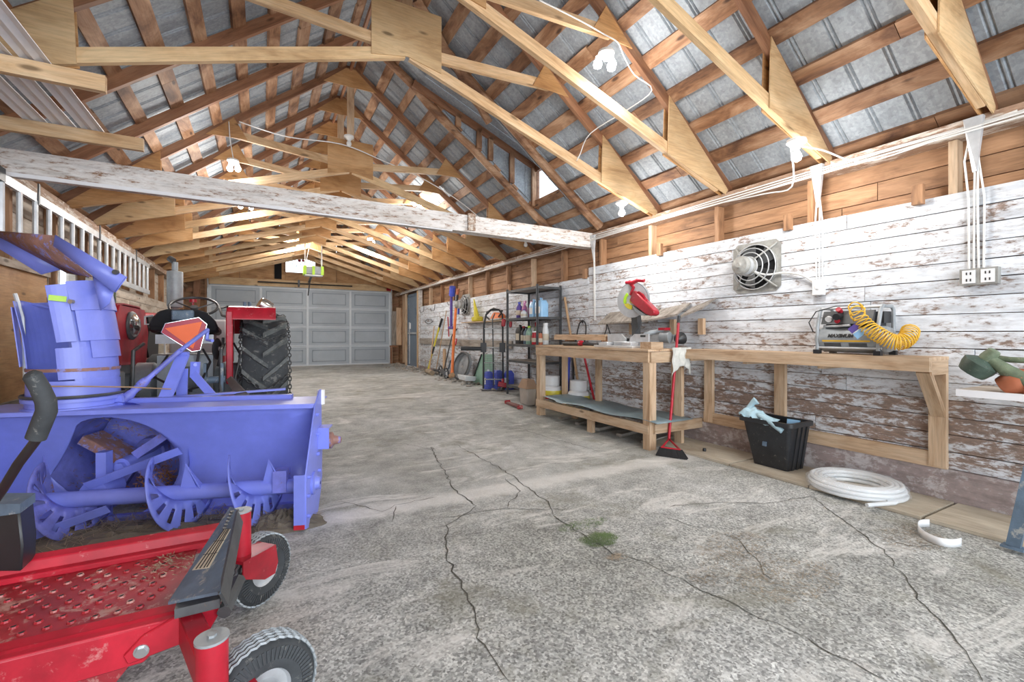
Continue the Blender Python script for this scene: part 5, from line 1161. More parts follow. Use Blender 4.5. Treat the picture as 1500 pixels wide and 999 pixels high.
# ------------------------------------------------------------------ compressor
cp = thing('air_compressor', 'grey portable air compressor in a tubular roll cage on the long bench', 'compressor', (3.73, 1.66, .939))
Y0, Y1, XF, XK, ZB = 1.47, 1.89, 3.63, 3.84, .939
MB().lathe((3.70, Y1+.01, 1.045), (0, -1, 0), [(.001, -.01), (.05, -.005), (.08, .015), (.093, .045), (.093, .42), (.08, .45), (.05, .47), (.001, .475)], 28).build('tank', 'grey', cp)
for y in (Y1-.02, Y0+.02):
    MB().tube([(XF-.01, y, ZB+.01), (XF-.01, y, 1.13), (XF+.03, y, 1.255), (XF+.06, y, 1.275), (XK-.03, y, 1.275), (XK, y, 1.25), (XK, y, ZB+.01)], .012, 10).build('cage_tube', 'grey', cp)
MB().cyl((XF-.01, Y0, .985), (XF-.01, Y1, .985), .008, n=8).build('cross_tube', 'alu', cp); MB().cyl((XF+.05, Y0+.02, 1.272), (XF+.05, Y1-.02, 1.272), .010, n=8).build('cross_tube', 'alu', cp)
for y in (Y0, Y1-.04): MB().box((XF-.03, y, ZB), (XF+.01, y+.04, ZB+.03)).box((XK-.02, y, ZB), (XK+.01, y+.04, ZB+.03)).build('rubber_foot', 'black', cp)
MB().hexa([(XF+.00, Y0+.06, 1.155), (XF+.03, Y0+.06, 1.155), (XF+.03, Y1-.04, 1.155), (XF+.00, Y1-.04, 1.155), (XF+.04, Y0+.06, 1.25), (XF+.06, Y0+.06, 1.25), (XF+.06, Y1-.04, 1.25), (XF+.04, Y1-.04, 1.25)]).build('control_panel', 'dark', cp)
MB().cyl((XF+.012, 1.80, 1.195), (XF-.002, 1.80, 1.190), .022, n=18).build('pressure_gauge', 'whiteplastic', cp)
MB().cyl((XF+.02, 1.735, 1.215), (XF-.03, 1.735, 1.205), .024, n=14).build('regulator_knob', 'black', cp)
MB().cyl((XF+.03, 1.735, 1.245), (XF-.0, 1.735, 1.262), .018, n=12).cyl((XF-.005, 1.735, 1.18), (XF-.02, 1.735, 1.175), .016, n=12).build('red_valve', 'red', cp)
MB().box((XF+.03, Y0+.05, 1.13), (XK-.03, Y1-.06, 1.16)).box((XF+.10, 1.50, 1.16), (XK-.01, 1.62, 1.24)).build('pump_block', 'black', cp)
MB().tube([(XF+.02, 1.84, 1.14), (XF, 1.75, 1.14), (XF, 1.66, 1.145)], .009, 8).build('brass_pipe', 'alu', cp)
def strip(ya, yb, za, zb, mat, nm):   # a strip wrapped on the tank front
    b = MB(); a0 = math.asin((za-1.045)/.0945); a1 = math.asin((zb-1.045)/.0945); n = 4
    for k in range(n+1):
        a = a0+(a1-a0)*k/n; b.v += [Vector((3.70-math.cos(a)*.0945, ya, 1.045+math.sin(a)*.0945)), Vector((3.70-math.cos(a)*.0945, yb, 1.045+math.sin(a)*.0945))]
    for k in range(n): b.f.append((2*k, 2*k+1, 2*k+3, 2*k+2))
    b.build(nm, mat, cp, rec=False)
strip(1.53, 1.83, 1.028, 1.040, 'yellow', 'orange_stripe'); strip(1.71, 1.82, .985, 1.02, 'dark', 'tank_label'); strip(1.55, 1.66, .985, 1.02, 'dark', 'tank_label'); strip(1.55, 1.82, .978, .984, 'red', 'red_line')
# the dark lettering on the tank, partly hidden by the tags
fc_ = bpy.data.curves.new('lettering', 'FONT'); fc_.body = 'MAXIMUM'; fc_.size = .036; fc_.offset = .0010; fc_.extrude = .001; fc_.shear = .2; fc_.space_character = .95
fo = bpy.data.objects.new('lettering_src', fc_); COL.objects.link(fo); bpy.context.view_layer.update()
me = bpy.data.meshes.new_from_object(fo.evaluated_get(bpy.context.evaluated_depsgraph_get())); bpy.data.objects.remove(fo); me.materials.clear(); me.materials.append(M['ink'])
o = bpy.data.objects.new('lettering', me); COL.objects.link(o); o.parent = cp
o.matrix_local = Matrix.Translation(Vector((3.70-.0945, 1.795, 1.060))-WORLDS[cp.name]) @ Matrix(((0, .30, -.95, 0), (-1, 0, 0, 0), (0, .95, .30, 0), (0, 0, 0, 1)))
MB().tube([(XF+.05, 1.60, 1.285), (XF, 1.75, 1.285), (XF-.01, 1.88, 1.25), (XF-.01, 1.93, 1.17), (XF+.02, 1.915, 1.10)], .004, 6).build('power_cord', 'black', cp)
# hose coil
pth = [P(u, v, X=x) for u, v, x in ((1252, 452, 3.58), (1262, 468, 3.56), (1275, 482, 3.55), (1290, 492, 3.54), (1306, 500, 3.55), (1320, 501, 3.57), (1330, 494, 3.62), (1334, 484, 3.70))]
def catm(P_, n):
    out = []
    for k in range(len(P_)-1):
        a = P_[max(0, k-1)]; b_ = P_[k]; c = P_[k+1]; d = P_[min(len(P_)-1, k+2)]
        for j in range(n):
            t = j/n; out.append(.5*((2*b_)+(c-a)*t+(2*a-5*b_+4*c-d)*t*t+(3*b_-a-3*c+d)*t**3))
    out.append(P_[-1]); return out
cc = catm(pth, 60); pts = []; N = len(cc); turns = 26
for k, c in enumerate(cc):
    tg = (cc[min(N-1, k+1)]-cc[max(0, k-1)]).normalized(); e1 = tg.cross(Vector((0.2, 0.1, 1))).normalized(); e2 = e1.cross(tg); a = 2*math.pi*turns*(k/N)**1.25; r = .036+.012*min(1, k/N*3)
    pts.append(c+(e1*math.cos(a)+e2*math.sin(a))*r)
t = thing('coiled_air_hose', 'yellow coiled air hose draped over the compressor', 'hose', pth[3])
MB().tube(pts, .0042, 6).build('hose_coil', 'yellow', t)
MB().tube(catm([P(u, v, X=3.57) for u, v in ((1249, 462), (1243, 450), (1250, 443), (1260, 445), (1267, 455), (1262, 466), (1250, 468), (1245, 456), (1255, 448), (1268, 452))], 5), .005, 6).build('hose_lead', 'yellow', t)
for i, (u, v, m_) in enumerate(((1251, 481, 'purple'), (1259, 489, 'bluel'))):
    c = P(u, v, X=3.54); MB().obox(c, (.003, .062, .042), (-.7, 0, 0)).build('paper_tag', m_, t)
# ------------------------------------------------------------------ black tote
tt = thing('storage_tote', 'large black plastic tote holding rags under the long bench', 'tote', (3.60, 2.16, .022))
x0, x1, y0, y1, zb, zt_ = 3.50, 3.78, 2.00, 2.40, .022, .40
bx0, bx1, by0, by1 = 3.55, 3.76, 2.05, 2.33
def rrect(xa, xb, ya, yb, z, r, n=4):
    o = []
    for cx, cy, a0 in ((xb-r, yb-r, 0), (xa+r, yb-r, 90), (xa+r, ya+r, 180), (xb-r, ya+r, 270)):
        for k in range(n+1): a = math.radians(a0+90*k/n); o.append(Vector((cx+r*math.cos(a), cy+r*math.sin(a), z)))
    return o
def shell(rings, close_first=True):
    b = MB(); n = len(rings[0])
    for r in rings: b.v += r
    for j in range(len(rings)-1):
        for k in range(n): a = (k+1) % n; b.f.append((j*n+k, j*n+a, (j+1)*n+a, (j+1)*n+k))
    if close_first: b.f.append(tuple(range(n)))
    return b
body = shell([rrect(bx0+.006, bx1-.006, by0+.006, by1-.006, zb+.01, .02), rrect(x0+.006, x1-.006, y0+.006, y1-.006, zt_, .03), rrect(x0, x1, y0, y1, zt_, .03), rrect(bx0, bx1, by0, by1, zb, .02)])
body.f.append(tuple(range(60, 80))); body.build('tote_body', plain('scuffed_black_plastic', (.02, .022, .026), .38, 0, .3, (.14, .13, .11), 16, .60), tt, rec=True)
shell([rrect(x0-.022, x1+.022, y0-.022, y1+.022, zt_-.03, .04), rrect(x0-.022, x1+.022, y0-.022, y1+.022, zt_+.003, .04), rrect(x0+.004, x1-.004, y0+.004, y1-.004, zt_+.003, .03), rrect(x0+.0, x1, y0, y1, zt_-.03, .03), rrect(x0-.022, x1+.022, y0-.022, y1+.022, zt_-.03, .04)], False).build('tote_rim', 'black', tt)
for xa in (bx0+.05, bx0+.11, bx0+.17): MB().hexa([(xa, by0-.006, zb), (xa+.03, by0-.006, zb), (xa+.03, by0+.02, zb), (xa, by0+.02, zb), (xa, y0-.008, zt_-.03), (xa+.03, y0-.008, zt_-.03), (xa+.03, y0+.02, zt_-.03), (xa, y0+.02, zt_-.03)]).build('rib', 'black', tt)
c = P(1120, 650, X=3.515); MB().obox(c, (.012, .03, .035), (0, .1, 0)).build('latch', 'slate', tt)
b = MB(); q = random.Random(6); N = 16
for j in range(N+1):
    for i in range(N+1):
        x = x0+.02+(x1-x0-.04)*i/N; y = y0+.02+(y1-y0-.04)*j/N; b.v.append(Vector((x, y, .32+.02*q.random()+.05*math.sin(i*.5)*math.sin(j*.4))))
for j in range(N):
    for i in range(N): p = j*(N+1)+i; b.f.append((p, p+1, p+N+2, p+N+1))
o = stuff(b.build('tote_contents', 'soil', None, rec=False)); tag(o, 'brown dry scraps filling the black tote', 'scraps')
b = MB(); q = random.Random(12)
N, K = 18, 12
for j in range(K+1):
    for i in range(N+1):
        a, c = i/N, j/K; x = 3.485+.15*c; y = 2.41-.26*a+.02*math.sin(c*9); z = .405+.05*math.sin(a*5.2)*math.sin(c*3)+.018*math.sin(a*19+c*7)*math.cos(c*11)+.03*(1-a)-(.02 if c < .1 else 0)
        b.v.append(Vector((x, y, z)))
for j in range(K):
    for i in range(N): p = j*(N+1)+i; b.f.append((p, p+1, p+N+2, p+N+1))
t = thing('blue_rag', 'crumpled pale blue rag heaped on the near side of the black tote', 'rag', (3.54, 2.3, .40))
o = b.build('cloth', 'teal', t, rec=False); m_ = o.modifiers.new('s', 'SOLIDIFY'); m_.thickness = .008
ho = [P(1090, 614, X=3.53), P(1095, 600, X=3.55), P(1103, 590, X=3.57), P(1108, 587, X=3.58)]
MB().tube(ho, [.035, .02, .022, .034], 12).tube([P(1112, 608, X=3.52), P(1130, 618, X=3.5), P(1146, 632, X=3.5)], [.02, .028, .02], 10).build('twisted_corner', 'teal', t)
o = MB().obox((3.72, 2.1, .375), (.02, .09, .05), (0, .2, .1)).build('blue_sponge', 'bluel'); tag(o, 'small light blue sponge box inside the black tote', 'sponge')
# ------------------------------------------------------------------ coiled hose, white strip, floor bits
t = thing('hose_coil', 'flat coil of white plastic hose in clear wrap on the plywood floor', 'hose', (3.575, 1.58, .02))
c0 = Vector((3.565, 1.60, 0)); k = 0
for z, rr in ((.034, (.255, .228, .20, .175)), (.060, (.262, .236, .21, .185)), (.084, (.25, .223, .197))):
    for r in rr: MB().tube([c0+Vector((math.cos(a)*r*.98, math.sin(a)*r, z)) for a in [2*math.pi*i/48 for i in range(48)]], .0135, 8, True).build('hose_turn', 'clearwhite', t)
MB().tube([c0+Vector((math.cos(a)*.27, math.sin(a)*.27, .032)) for a in [math.radians(d) for d in range(240, 300, 8)]]+[P(1310, 737, Z=.033), P(1270, 740, Z=.033)][::1], .013, 8).build('hose_end', 'clearwhite', t)
b = MB(); q = random.Random(8); N = 40
def wrapmat():
    t_ = NT('clear_plastic_wrap'); t_.b.inputs['Alpha'].default_value = .28; v = t_.coord((1, 1, 1)); return t_.done((.88, .9, .92), .12, 0, t_.noise(v, 30, 4), .8, .01)
for r_, z_ in ((.14, .075), (.17, .103), (.21, .108), (.25, .103), (.285, .07), (.29, .03)):
    for i in range(N): a = 2*math.pi*i/N; rr = r_+q.uniform(-.008, .008); b.v.append(c0+Vector((math.cos(a)*rr*.98, math.sin(a)*rr, z_+q.uniform(-.004, .006))))
for j in range(5):
    for i in range(N): p = j*N+i; p2_ = j*N+(i+1) % N; b.f.append((p, p2_, p2_+N, p+N))
b.build('plastic_wrap', wrapmat(), t, rec=False)
s0, s1, s2, s3 = [P(u, v, Z=0.002) for u, v in ((1347, 778), (1355, 787), (1378, 797), (1406, 797))]
pts = catm([P(1362, 772, Z=.002), P(1349, 773, Z=.002), P(1346, 780, Z=.002), P(1355, 790, Z=.002), P(1375, 799, Z=.002), P(1395, 802, Z=.002), P(1408, 800, Z=.002)], 5); b = MB()
for p in pts: b.v += [p, p+Vector((0, 0, .042))]
for k in range(len(pts)-1): b.f.append((2*k, 2*k+1, 2*k+3, 2*k+2))
o = b.build('plastic_strip', 'whiteplastic', None, rec=False); m_ = o.modifiers.new('s', 'SOLIDIFY'); m_.thickness = .003; tag(o, 'bent white plastic strip standing on the concrete by the floor panels', 'strip')
o = MB().lathe(P(1032, 661, Z=.02), (0, 0, 1), [(.015, 0), (.016, .02), (.012, .028)], 10, True).build('black_plug', 'black'); tag(o, 'small black plug lying on the plywood floor right of the broom', 'plug')
gt = P(880, 792, Z=0); litter('grass_tuft', gt.x, gt.y, .10, .07, 420, .05, 'grass', .012, 'green grass clippings on the concrete, centre of the floor', 'grass', 21, .003)
gt = P(855, 770, Z=0); litter('grass_scatter', gt.x, gt.y, .16, .06, 160, .04, 'grass', .004, 'thin grass scatter left above the green clippings', 'grass', 22, .003)
for i, (u, v, rx, ry, n_) in enumerate(((1075, 800, .25, .12, 260), (1160, 850, .28, .14, 380), (1340, 790, .20, .12, 300), (1080, 830, .3, .10, 200), (1420, 760, .15, .2, 160), (905, 818, .05, .03, 60))):
    gt = P(u, v, Z=0); litter('straw_litter', gt.x, gt.y, rx, ry, n_, .045, 'straw', .003, ['faint dry straw on the concrete near its centre right', 'dry straw patch on the concrete, middle right foreground', 'dry straw beside the white plastic strip', 'dry straw traces left of the middle right patch', 'dry straw on the rightmost visible floor panel', 'tiny straw clump right of the green clippings'][i], 'straw', 30+i, .0025)
# right edge: shelf with trimmer, slate leg
t = thing('wall_shelf', 'white painted shelf board at the right edge under the string trimmer', 'shelf', (3.6, .5, .75))
board('shelf_board', (3.60, -.4, .757), (3.60, 1.03, .757), .035, .40, 'leftboards', t)
board('shelf_edge', (3.395, -.4, .757), (3.395, 1.03, .757), .037, .012, 'fiber', t)
MB().box((3.78, .3, .60), (3.86, .34, .74)).box((3.60, .3, .72), (3.86, .34, .74)).build('bracket', 'whiteplastic', t)
t = thing('string_trimmer', 'old green string trimmer with orange housing lying on the white shelf', 'trimmer', (3.5, .8, .775))
T = lambda u, v, x: P(u, v, X=x)
hc1, hc2 = T(1424, 521, 3.42), T(1442, 545, 3.46)
axh = (T(1447, 527, 3.44)-T(1432, 541, 3.44)).normalized(); cH = T(1436, 534, 3.44)
MB().lathe(cH-axh*.02, axh, [(.035, -.045), (.062, -.04), (.075, .0), (.078, .03), (.07, .035), (.045, .05), (.02, .06)], 10, True).build('spool_head', 'darkgreen', t)
MB().lathe(cH+axh*.045, axh, [(.03, -.02), (.035, 0), (.028, .05), (.02, .055)], 12, True).build('gear_head', 'olive', t)
MB().tube([T(1448, 525, 3.44), T(1475, 543, 3.44), T(1510, 560, 3.44), T(1560, 590, 3.44)], [.026, .034, .038, .04], 10).build('lower_body', 'olive', t)
MB().tube([T(1452, 523, 3.48), T(1480, 527, 3.48), T(1560, 530, 3.48)], .016, 10).build('shaft', 'olive', t)
MB().lathe(T(1486, 560, 3.46), (0, -.7, .5), [(.02, -.06), (.052, -.05), (.062, 0), (.055, .05), (.03, .08)], 12, True).build('motor_housing', 'brickorange', t)
MB().lathe(T(1500, 563, 3.48), (0, -1, .1), [(.03, -.05), (.055, -.03), (.06, .04), (.03, .08)], 12, True).build('fuel_housing', 'brickorange', t)
MB().tube([T(1410, 520, 3.46), T(1392, 512, 3.5), T(1380, 508, 3.52)], .0012, 4).tube([T(1447, 543, 3.45), T(1468, 550, 3.45)], .0015, 4).build('trimmer_line', 'dark', t)
t = thing('slate_stand_leg', 'dark slate angled metal stand leg at the right edge of the floor', 'stand', P(1485, 803, Z=.02)); ft = P(1485, 803, Z=.022); tp_ = P(1512, 715, X=ft.x+.02)
MB().bar(ft+Vector((0, 0, .01)), tp_+Vector((0, 0, .10)), .05, .03, (1, 0, 0)).build('leg', 'slate', t); MB().box((ft.x-.03, ft.y-.04, .021), (ft.x+.03, ft.y+.04, .032)).build('foot_plate', 'slate', t)
MB().bar(tp_+Vector((0, 0, .10)), tp_+Vector((.02, -.3, .10)), .05, .03).bar(tp_+Vector((.02, -.3, .1)), ft+Vector((.0, -.4, 0)), .05, .03, (1, 0, 0)).build('cross_bar', 'slate', t)
# ------------------------------------------------------------------ shelving unit
su = thing('shelving_unit', 'tall black metal shelving unit with bottles against the right wall', 'shelving', (3.65, 5.96, .13))
X0, X1, Ya, Yb = 3.45, 3.85, 5.52, 6.42
zf = fz(6)
for x in (X0, X1):
    for y in (Ya, Yb):
        MB().box((x-.02, y-.003, fz(y)), (x+.02, y+.003, 1.80)).box((x-.003, y-.02, fz(y)), (x+.003, y+.02, 1.80)).build('upright', 'dark', su)
LV = [1.775, 1.335, .93, .68, .28]
for z in LV:
    MB().box((X0+.01, Ya+.01, z-.012), (X1-.01, Yb-.01, z)).build('shelf_deck', 'greywood', su)
    MB().box((X0-.012, Ya, z-.035), (X0+.0, Yb, z)).box((X1, Ya, z-.035), (X1+.012, Yb, z)).box((X0, Ya-.012, z-.035), (X1, Ya, z)).box((X0, Yb, z-.035), (X1, Yb+.012, z)).build('shelf_frame', 'dark', su)
def bottle(x, y, z, r, h, mat, lab, neck=.4, capm='whiteplastic', grp='bottles on the metal shelving', kind='bottle', spray=False):
    t = thing(kind, lab, kind.replace('_', ' '), (x, y, z), group=grp)
    MB().lathe((x, y, z), (0, 0, 1), [(.001, 0), (r*.95, .002), (r, .015), (r, h*.62), (r*.85, h*.72), (r*neck, h*.85), (r*neck, h*.92)], 14).build('body', mat, t)
    MB().cyl((x, y, z+h*.9), (x, y, z+h), r*neck*1.15, n=12).build('cap', capm, t)
    if spray: MB().hexa([(x-.015, y-.04, z+h), (x+.015, y-.04, z+h), (x+.015, y+.03, z+h), (x-.015, y+.03, z+h), (x-.01, y-.03, z+h+.035), (x+.01, y-.03, z+h+.035), (x+.01, y+.02, z+h+.035), (x-.01, y+.02, z+h+.035)]).build('sprayer', capm, t)
    else: MB().cyl((x, y, z+h*.2), (x, y, z+h*.5), r*1.01, n=14, caps=False).build('label_band', 'cream' if mat != 'cream' else 'red', t)
    return t
def jug(x, y, z, w_, d_, h, mat, lab, capm='whiteplastic', lm='whiteplastic'):
    t = thing('jug', lab, 'jug', (x, y, z), group='jugs on the metal shelving')
    rings = [rrect(x-d_/2, x+d_/2, y-w_/2, y+w_/2, z+.001, .02), rrect(x-d_/2, x+d_/2, y-w_/2, y+w_/2, z+h*.68, .02), rrect(x-d_*.38, x+d_*.38, y-w_*.38, y+w_*.38, z+h*.88, .02), rrect(x-.018, x+.018, y-.018, y+.018, z+h*.93, .012)]
    b = shell(rings); b.f.append(tuple(range(60, 80))); b.build('body', mat, t)
    MB().cyl((x, y, z+h*.93), (x, y, z+h), .022, n=12).build('cap', capm, t)
    MB().box((x-d_/2-.002, y-w_*.32, z+h*.2), (x-d_/2, y+w_*.32, z+h*.55)).build('label', lm, t)
    MB().tube([(x-d_*.3, y-w_*.3, z+h*.85), (x-d_*.3, y-w_*.15, z+h*1.0), (x, y-.02, z+h*.97)], .010, 6).build('handle', mat, t)
jug(3.62, 5.68, LV[1], .20, .13, .28, 'bluel', 'light blue fluid jug on the second shelf, nearest')
jug(3.62, 5.87, LV[1], .13, .13, .27, 'bluel', 'narrow light blue jug just left of the nearest jug')
bottle(3.6, 6.30, LV[1], .05, .26, 'purple', 'dark blue spray bottle on the second shelf, farthest left', capm='bluep')
bottle(3.62, 6.17, LV[1], .045, .24, 'pink', 'pink spray bottle on the second shelf', capm='pink', spray=True)
bottle(3.55, 6.07, LV[1], .05, .13, 'clearwhite', 'short white bottle between the sprays on the second shelf', capm='purple')
bottle(3.66, 6.03, LV[1], .045, .23, 'pink', 'second pink spray bottle, nearer the shelf centre', capm='pink', spray=True)
jug(3.62, 6.30, LV[2], .16, .11, .30, 'black', 'black oil jug on the third shelf, farthest left', 'dark', 'cream')
bottle(3.6, 6.16, LV[2], .05, .28, 'black', 'black bottle with pale band on the third shelf', capm='red')
bottle(3.58, 6.04, LV[2], .05, .27, 'slate', 'slate bottle on the third shelf centre', capm='black')
bottle(3.56, 5.93, LV[2], .05, .28, 'green', 'green bottle on the third shelf', capm='lime')
bottle(3.62, 5.82, LV[2], .045, .30, 'olive', 'dark olive spray bottle on the third shelf', capm='red', spray=True)
bottle(3.53, 5.73, LV[2], .04, .20, 'red', 'red can on the third shelf', .8, 'whiteplastic')
bottle(3.68, 5.66, LV[2], .05, .32, 'clearwhite', 'tall white aerosol on the third shelf, nearest', .7, 'whiteplastic')
bottle(3.55, 5.60, LV[2], .035, .19, 'brickorange', 'small orange can at the near end of the third shelf', .8, 'black')
# under and behind benches
def tank(x, y, lab):
    z = fz(y); t = thing('propane_tank', lab, 'gas tank', (x, y, z), group='propane tanks under the saw bench')
    MB().lathe((x, y, z), (0, 0, 1), [(.10, 0), (.10, .02), (.14, .04), (.15, .08), (.15, .25), (.135, .30), (.08, .335), (.03, .345)], 24).build('body', 'whiteplastic', t)
    MB().lathe((x, y, z), (0, 0, 1), [(.1515, .12), (.1525, .13), (.1525, .255), (.1515, .26)], 24).build('yellow_band', 'yellowp', t)
    MB().lathe((x, y, z), (0, 0, 1), [(.10, .32), (.11, .33), (.11, .45), (.10, .455)], 20).build('collar', 'whiteplastic', t)
    MB().cyl((x, y, z+.34), (x, y, z+.42), .025, n=8).build('valve', 'dark', t)
    e = Vector((-.85, -.52, 0)); c = Vector((x, y, z+.16))+e*.154; s_ = Vector((.52, -.85, 0))
    MB().prism([c+s_*.045, c+Vector((0, 0, .045)), c-s_*.045, c-Vector((0, 0, .045))], e*.002).build('red_diamond', 'red', t)
tank(3.55, 5.30, 'white propane tank with yellow band and red diamond, by the bench far leg')
tank(3.68, 4.86, 'second white propane tank with yellow band, behind the bench leg')
t = thing('shovel', 'red handled shovel leaning to the wall behind the saw bench', 'shovel', (3.80, 4.5, .01)); 
MB().tube([(3.73, 4.55, .12), (3.81, 4.95, .90)], .015, 8).build('handle', 'red', t); MB().hexa([(3.69, 4.42, .01), (3.80, 4.42, .01), (3.79, 4.58, .16), (3.69, 4.58, .16), (3.69, 4.44, .01), (3.80, 4.44, .01), (3.79, 4.60, .16), (3.69, 4.60, .16)]).build('blade', 'dark', t)
o = MB().tube([(3.80, 5.28, fz(5.28)), (3.86, 5.30, .93)], .018, 8).build('blue_pole', 'bluep'); tag(o, 'bright blue pole standing against the wall beside the shelving', 'pole')
o = MB().tube([(3.82, 5.16, fz(5.1)), (3.86, 5.22, 1.05)], .015, 8).build('dark_pole', 'black'); tag(o, 'thin black pole standing right of the blue pole', 'pole')
o = MB().tube([(3.78, 4.90, .03), (3.855, 5.42, 1.62)], .018, 8).build('wooden_pole', 'woodhandle'); tag(o, 'long wooden handle leaning beside the shelving toward the wall', 'pole')
t = thing('cardboard_box', 'worn grey cardboard box stuffed with brown paper beneath the shelving', 'box', (3.62, 5.85, fz(5.8)))
z = fz(5.8)+.002; MB().box((3.50, 5.66, z), (3.78, 6.0, z+.005)).box((3.50, 5.66, z), (3.505, 6.0, z+.14)).box((3.775, 5.66, z), (3.78, 6.0, z+.14)).box((3.5, 5.66, z), (3.78, 5.665, z+.14)).box((3.5, 5.995, z), (3.78, 6.0, z+.14)).build('box_body', 'cardboard', t)
MB().hexa([(3.53, 5.7, z+.02), (3.75, 5.7, z+.02), (3.75, 5.97, z+.02), (3.53, 5.97, z+.02), (3.56, 5.74, z+.145), (3.72, 5.72, z+.145), (3.73, 5.93, z+.145), (3.56, 5.95, z+.14)]).build('paper', 'brownpaper', t)
t = thing('paper_bag', 'tall grey paper sack with folded brown top by the bench far leg', 'sack', (3.33, 5.62, fz(5.6)))
z = fz(5.6); MB().hexa([(3.27, 5.50, z), (3.40, 5.47, z), (3.42, 5.70, z), (3.29, 5.74, z), (3.26, 5.50, z+.27), (3.41, 5.46, z+.27), (3.43, 5.72, z+.27), (3.28, 5.76, z+.27)]).build('sack_body', 'cardboard', t, bevel=.02)
MB().hexa([(3.25, 5.49, z+.24), (3.42, 5.45, z+.24), (3.44, 5.73, z+.24), (3.27, 5.77, z+.24), (3.29, 5.53, z+.37), (3.38, 5.50, z+.37), (3.40, 5.68, z+.37), (3.31, 5.71, z+.37)]).build('folded_top', 'brownpaper', t)
t = thing('red_wheel_jack', 'dark red trolley jack lying on the floor by the far bench leg', 'jack', (3.05, 5.6, .08))
MB().box((3.06, 5.42, fz(5.4)+.02), (3.11, 5.75, fz(5.6)+.05)).build('frame', plain('dull_maroon', (.22, .10, .09), .6), t, bevel=.01)
for yy in (5.40, 5.76): MB().cyl((3.06, yy, fz(yy)+.028), (3.13, yy, fz(yy)+.028), .026, n=14).build('wheel', 'redpan', t)
q = random.Random(17)
for i in range(5):
    y = 3.3+.36*i; o = board('floor_slat', (3.30, y, .018), (3.32+.4, y+.1, .018), .03, .07, 'greywood'); tag(o, ['grey wood slat on the floor beneath the saw bench, nearest end', 'grey wood slat beneath the saw bench, second from the near end', 'grey wood slat beneath the middle of the saw bench', 'grey wood slat beneath the saw bench, fourth from near end', 'grey wood slat beneath the saw bench, farthest'][i], 'slat', 'slats beneath the saw bench')
# hanging cords
cable([(XR-.03, 5.02, 1.24), (XR-.05, 4.98, 1.27), (XR-.05, 4.92, 1.20), (XR-.06, 4.93, 1.0), (XR-.06, 5.05, .85)], .009, 'black cord hanging in a loop left of the mitre saw', 'black', 'cord', 'hanging_cord')
cable([(XR-.04, 5.18, .80), (XR-.05, 5.14, 1.0), (XR-.05, 5.07, 1.22), (XR-.05, 4.99, 1.26)], .009, 'black cord rising to the wall hook beside the shelving', 'black', 'cord', 'hanging_cord')
cable([(XR-.05, 4.36, .95), (XR-.05, 4.46, 1.15), (XR-.05, 4.52, 1.29), (XR-.05, 4.50, 1.15), (XR-.06, 4.62, .95)], .006, 'thin black cord hanging below the white wires by the ledge', 'black', 'cord', 'hanging_cord')
for y, z, l in ((5.03, 1.30, 'black wall hook above the looped cord'), (4.47, 1.33, 'small dark tap fitting at the end of the white wires')):
    o = MB().tube([(XR-.015, y, z-.02), (XR-.06, y, z-.03), (XR-.07, y, z+.01)], .006, 6).build('wall_hook', 'dark'); tag(o, l, 'hook')
# ------------------------------------------------------------------ far right wall tools
hp = Vector((3.45, 6.92, .13)); rv = Vector((CY, -SY, 0)); fv = Vector((SY, CY, 0))
ht = thing('hand_truck', 'tall black tubular hand truck with wire mesh standing before the shelving', 'hand truck', hp)
def hl(a, f, z): return hp+rv*a+fv*f+Vector((0, 0, z-.13))
for f_, n_ in ((0, 'front_frame'), (.10, 'rear_frame')):
    MB().tube([hl(-.175, f_, .16), hl(-.165, f_, 1.25), hl(-.13, f_, 1.42), hl(-.05, f_, 1.5), hl(.09, f_, 1.5), hl(.15, f_, 1.42), hl(.155, f_, 1.2), hl(.16, f_, .16)], .014, 8).build(n_, 'black', ht)
MB().tube([hl(-.0, .06, .2), hl(-.02, .06, 1.35), hl(.02, .06, 1.44)], .010, 8).build('centre_tube', 'dark', ht)
for z in (.32, .60, .86, 1.18): MB().cyl(hl(-.17, .0, z), hl(.16, .0, z), .010, n=6).build('cross_bar', 'alu', ht)
for a in (-.17, .15): MB().obox(hl(a, -.01, .86), (.10, .05, .16), (0, 0, -YAW)).build('bracket_box', 'black', ht)
MB().tube([hl(-.19, -.12, .14), hl(-.18, -.16, .15), hl(.15, -.16, .15), hl(.18, -.05, .15), hl(.26, .08, .30)], .010, 6).build('toe_loop', 'black', ht)
b = MB()
for k in range(12):
    a = -.16+.31*k/11; b.bar(hl(a, -.02, .15), hl(a, -.02, .80), .003, .003, (1, 0, 0))
for k in range(18): b.bar(hl(-.16, -.02, .16+.037*k), hl(.15, -.02, .16+.037*k), .003, .003)
stuff(b.build('wire_mesh', 'dark', ht, smooth=False))
MB().cyl(hl(-.55, -.02, .84), hl(-.2, -.02, .84), .035, n=10).build('side_handle', 'black', ht)
def can(c, w_, d_, h, mat, lab, nm, cat, grp=None):
    t = thing(nm, lab, cat, (c.x, c.y, .13), group=grp); z = .131
    b = shell([rrect(c.x-d_/2, c.x+d_/2, c.y-w_/2, c.y+w_/2, z, .02), rrect(c.x-d_/2, c.x+d_/2, c.y-w_/2, c.y+w_/2, z+h*.75, .02), rrect(c.x-d_*.3, c.x+d_*.3, c.y-w_*.3, c.y+w_*.3, z+h*.9, .02)]); b.f.append(tuple(range(40, 60))); b.build('body', mat, t)
    MB().cyl((c.x, c.y, z+h*.88), (c.x, c.y, z+h), .022, n=10).build('cap', 'whiteplastic', t); MB().box((c.x-d_/2-.002, c.y-w_*.3, z+.08), (c.x-d_/2, c.y+w_*.3, z+.2)).build('label', 'whiteplastic', t)
can(hl(-.10, .22, 0), .14, .14, .34, 'bluep', 'dark blue jug behind the hand truck mesh, left one', 'fluid_jug', 'jug', 'jugs behind the hand truck')
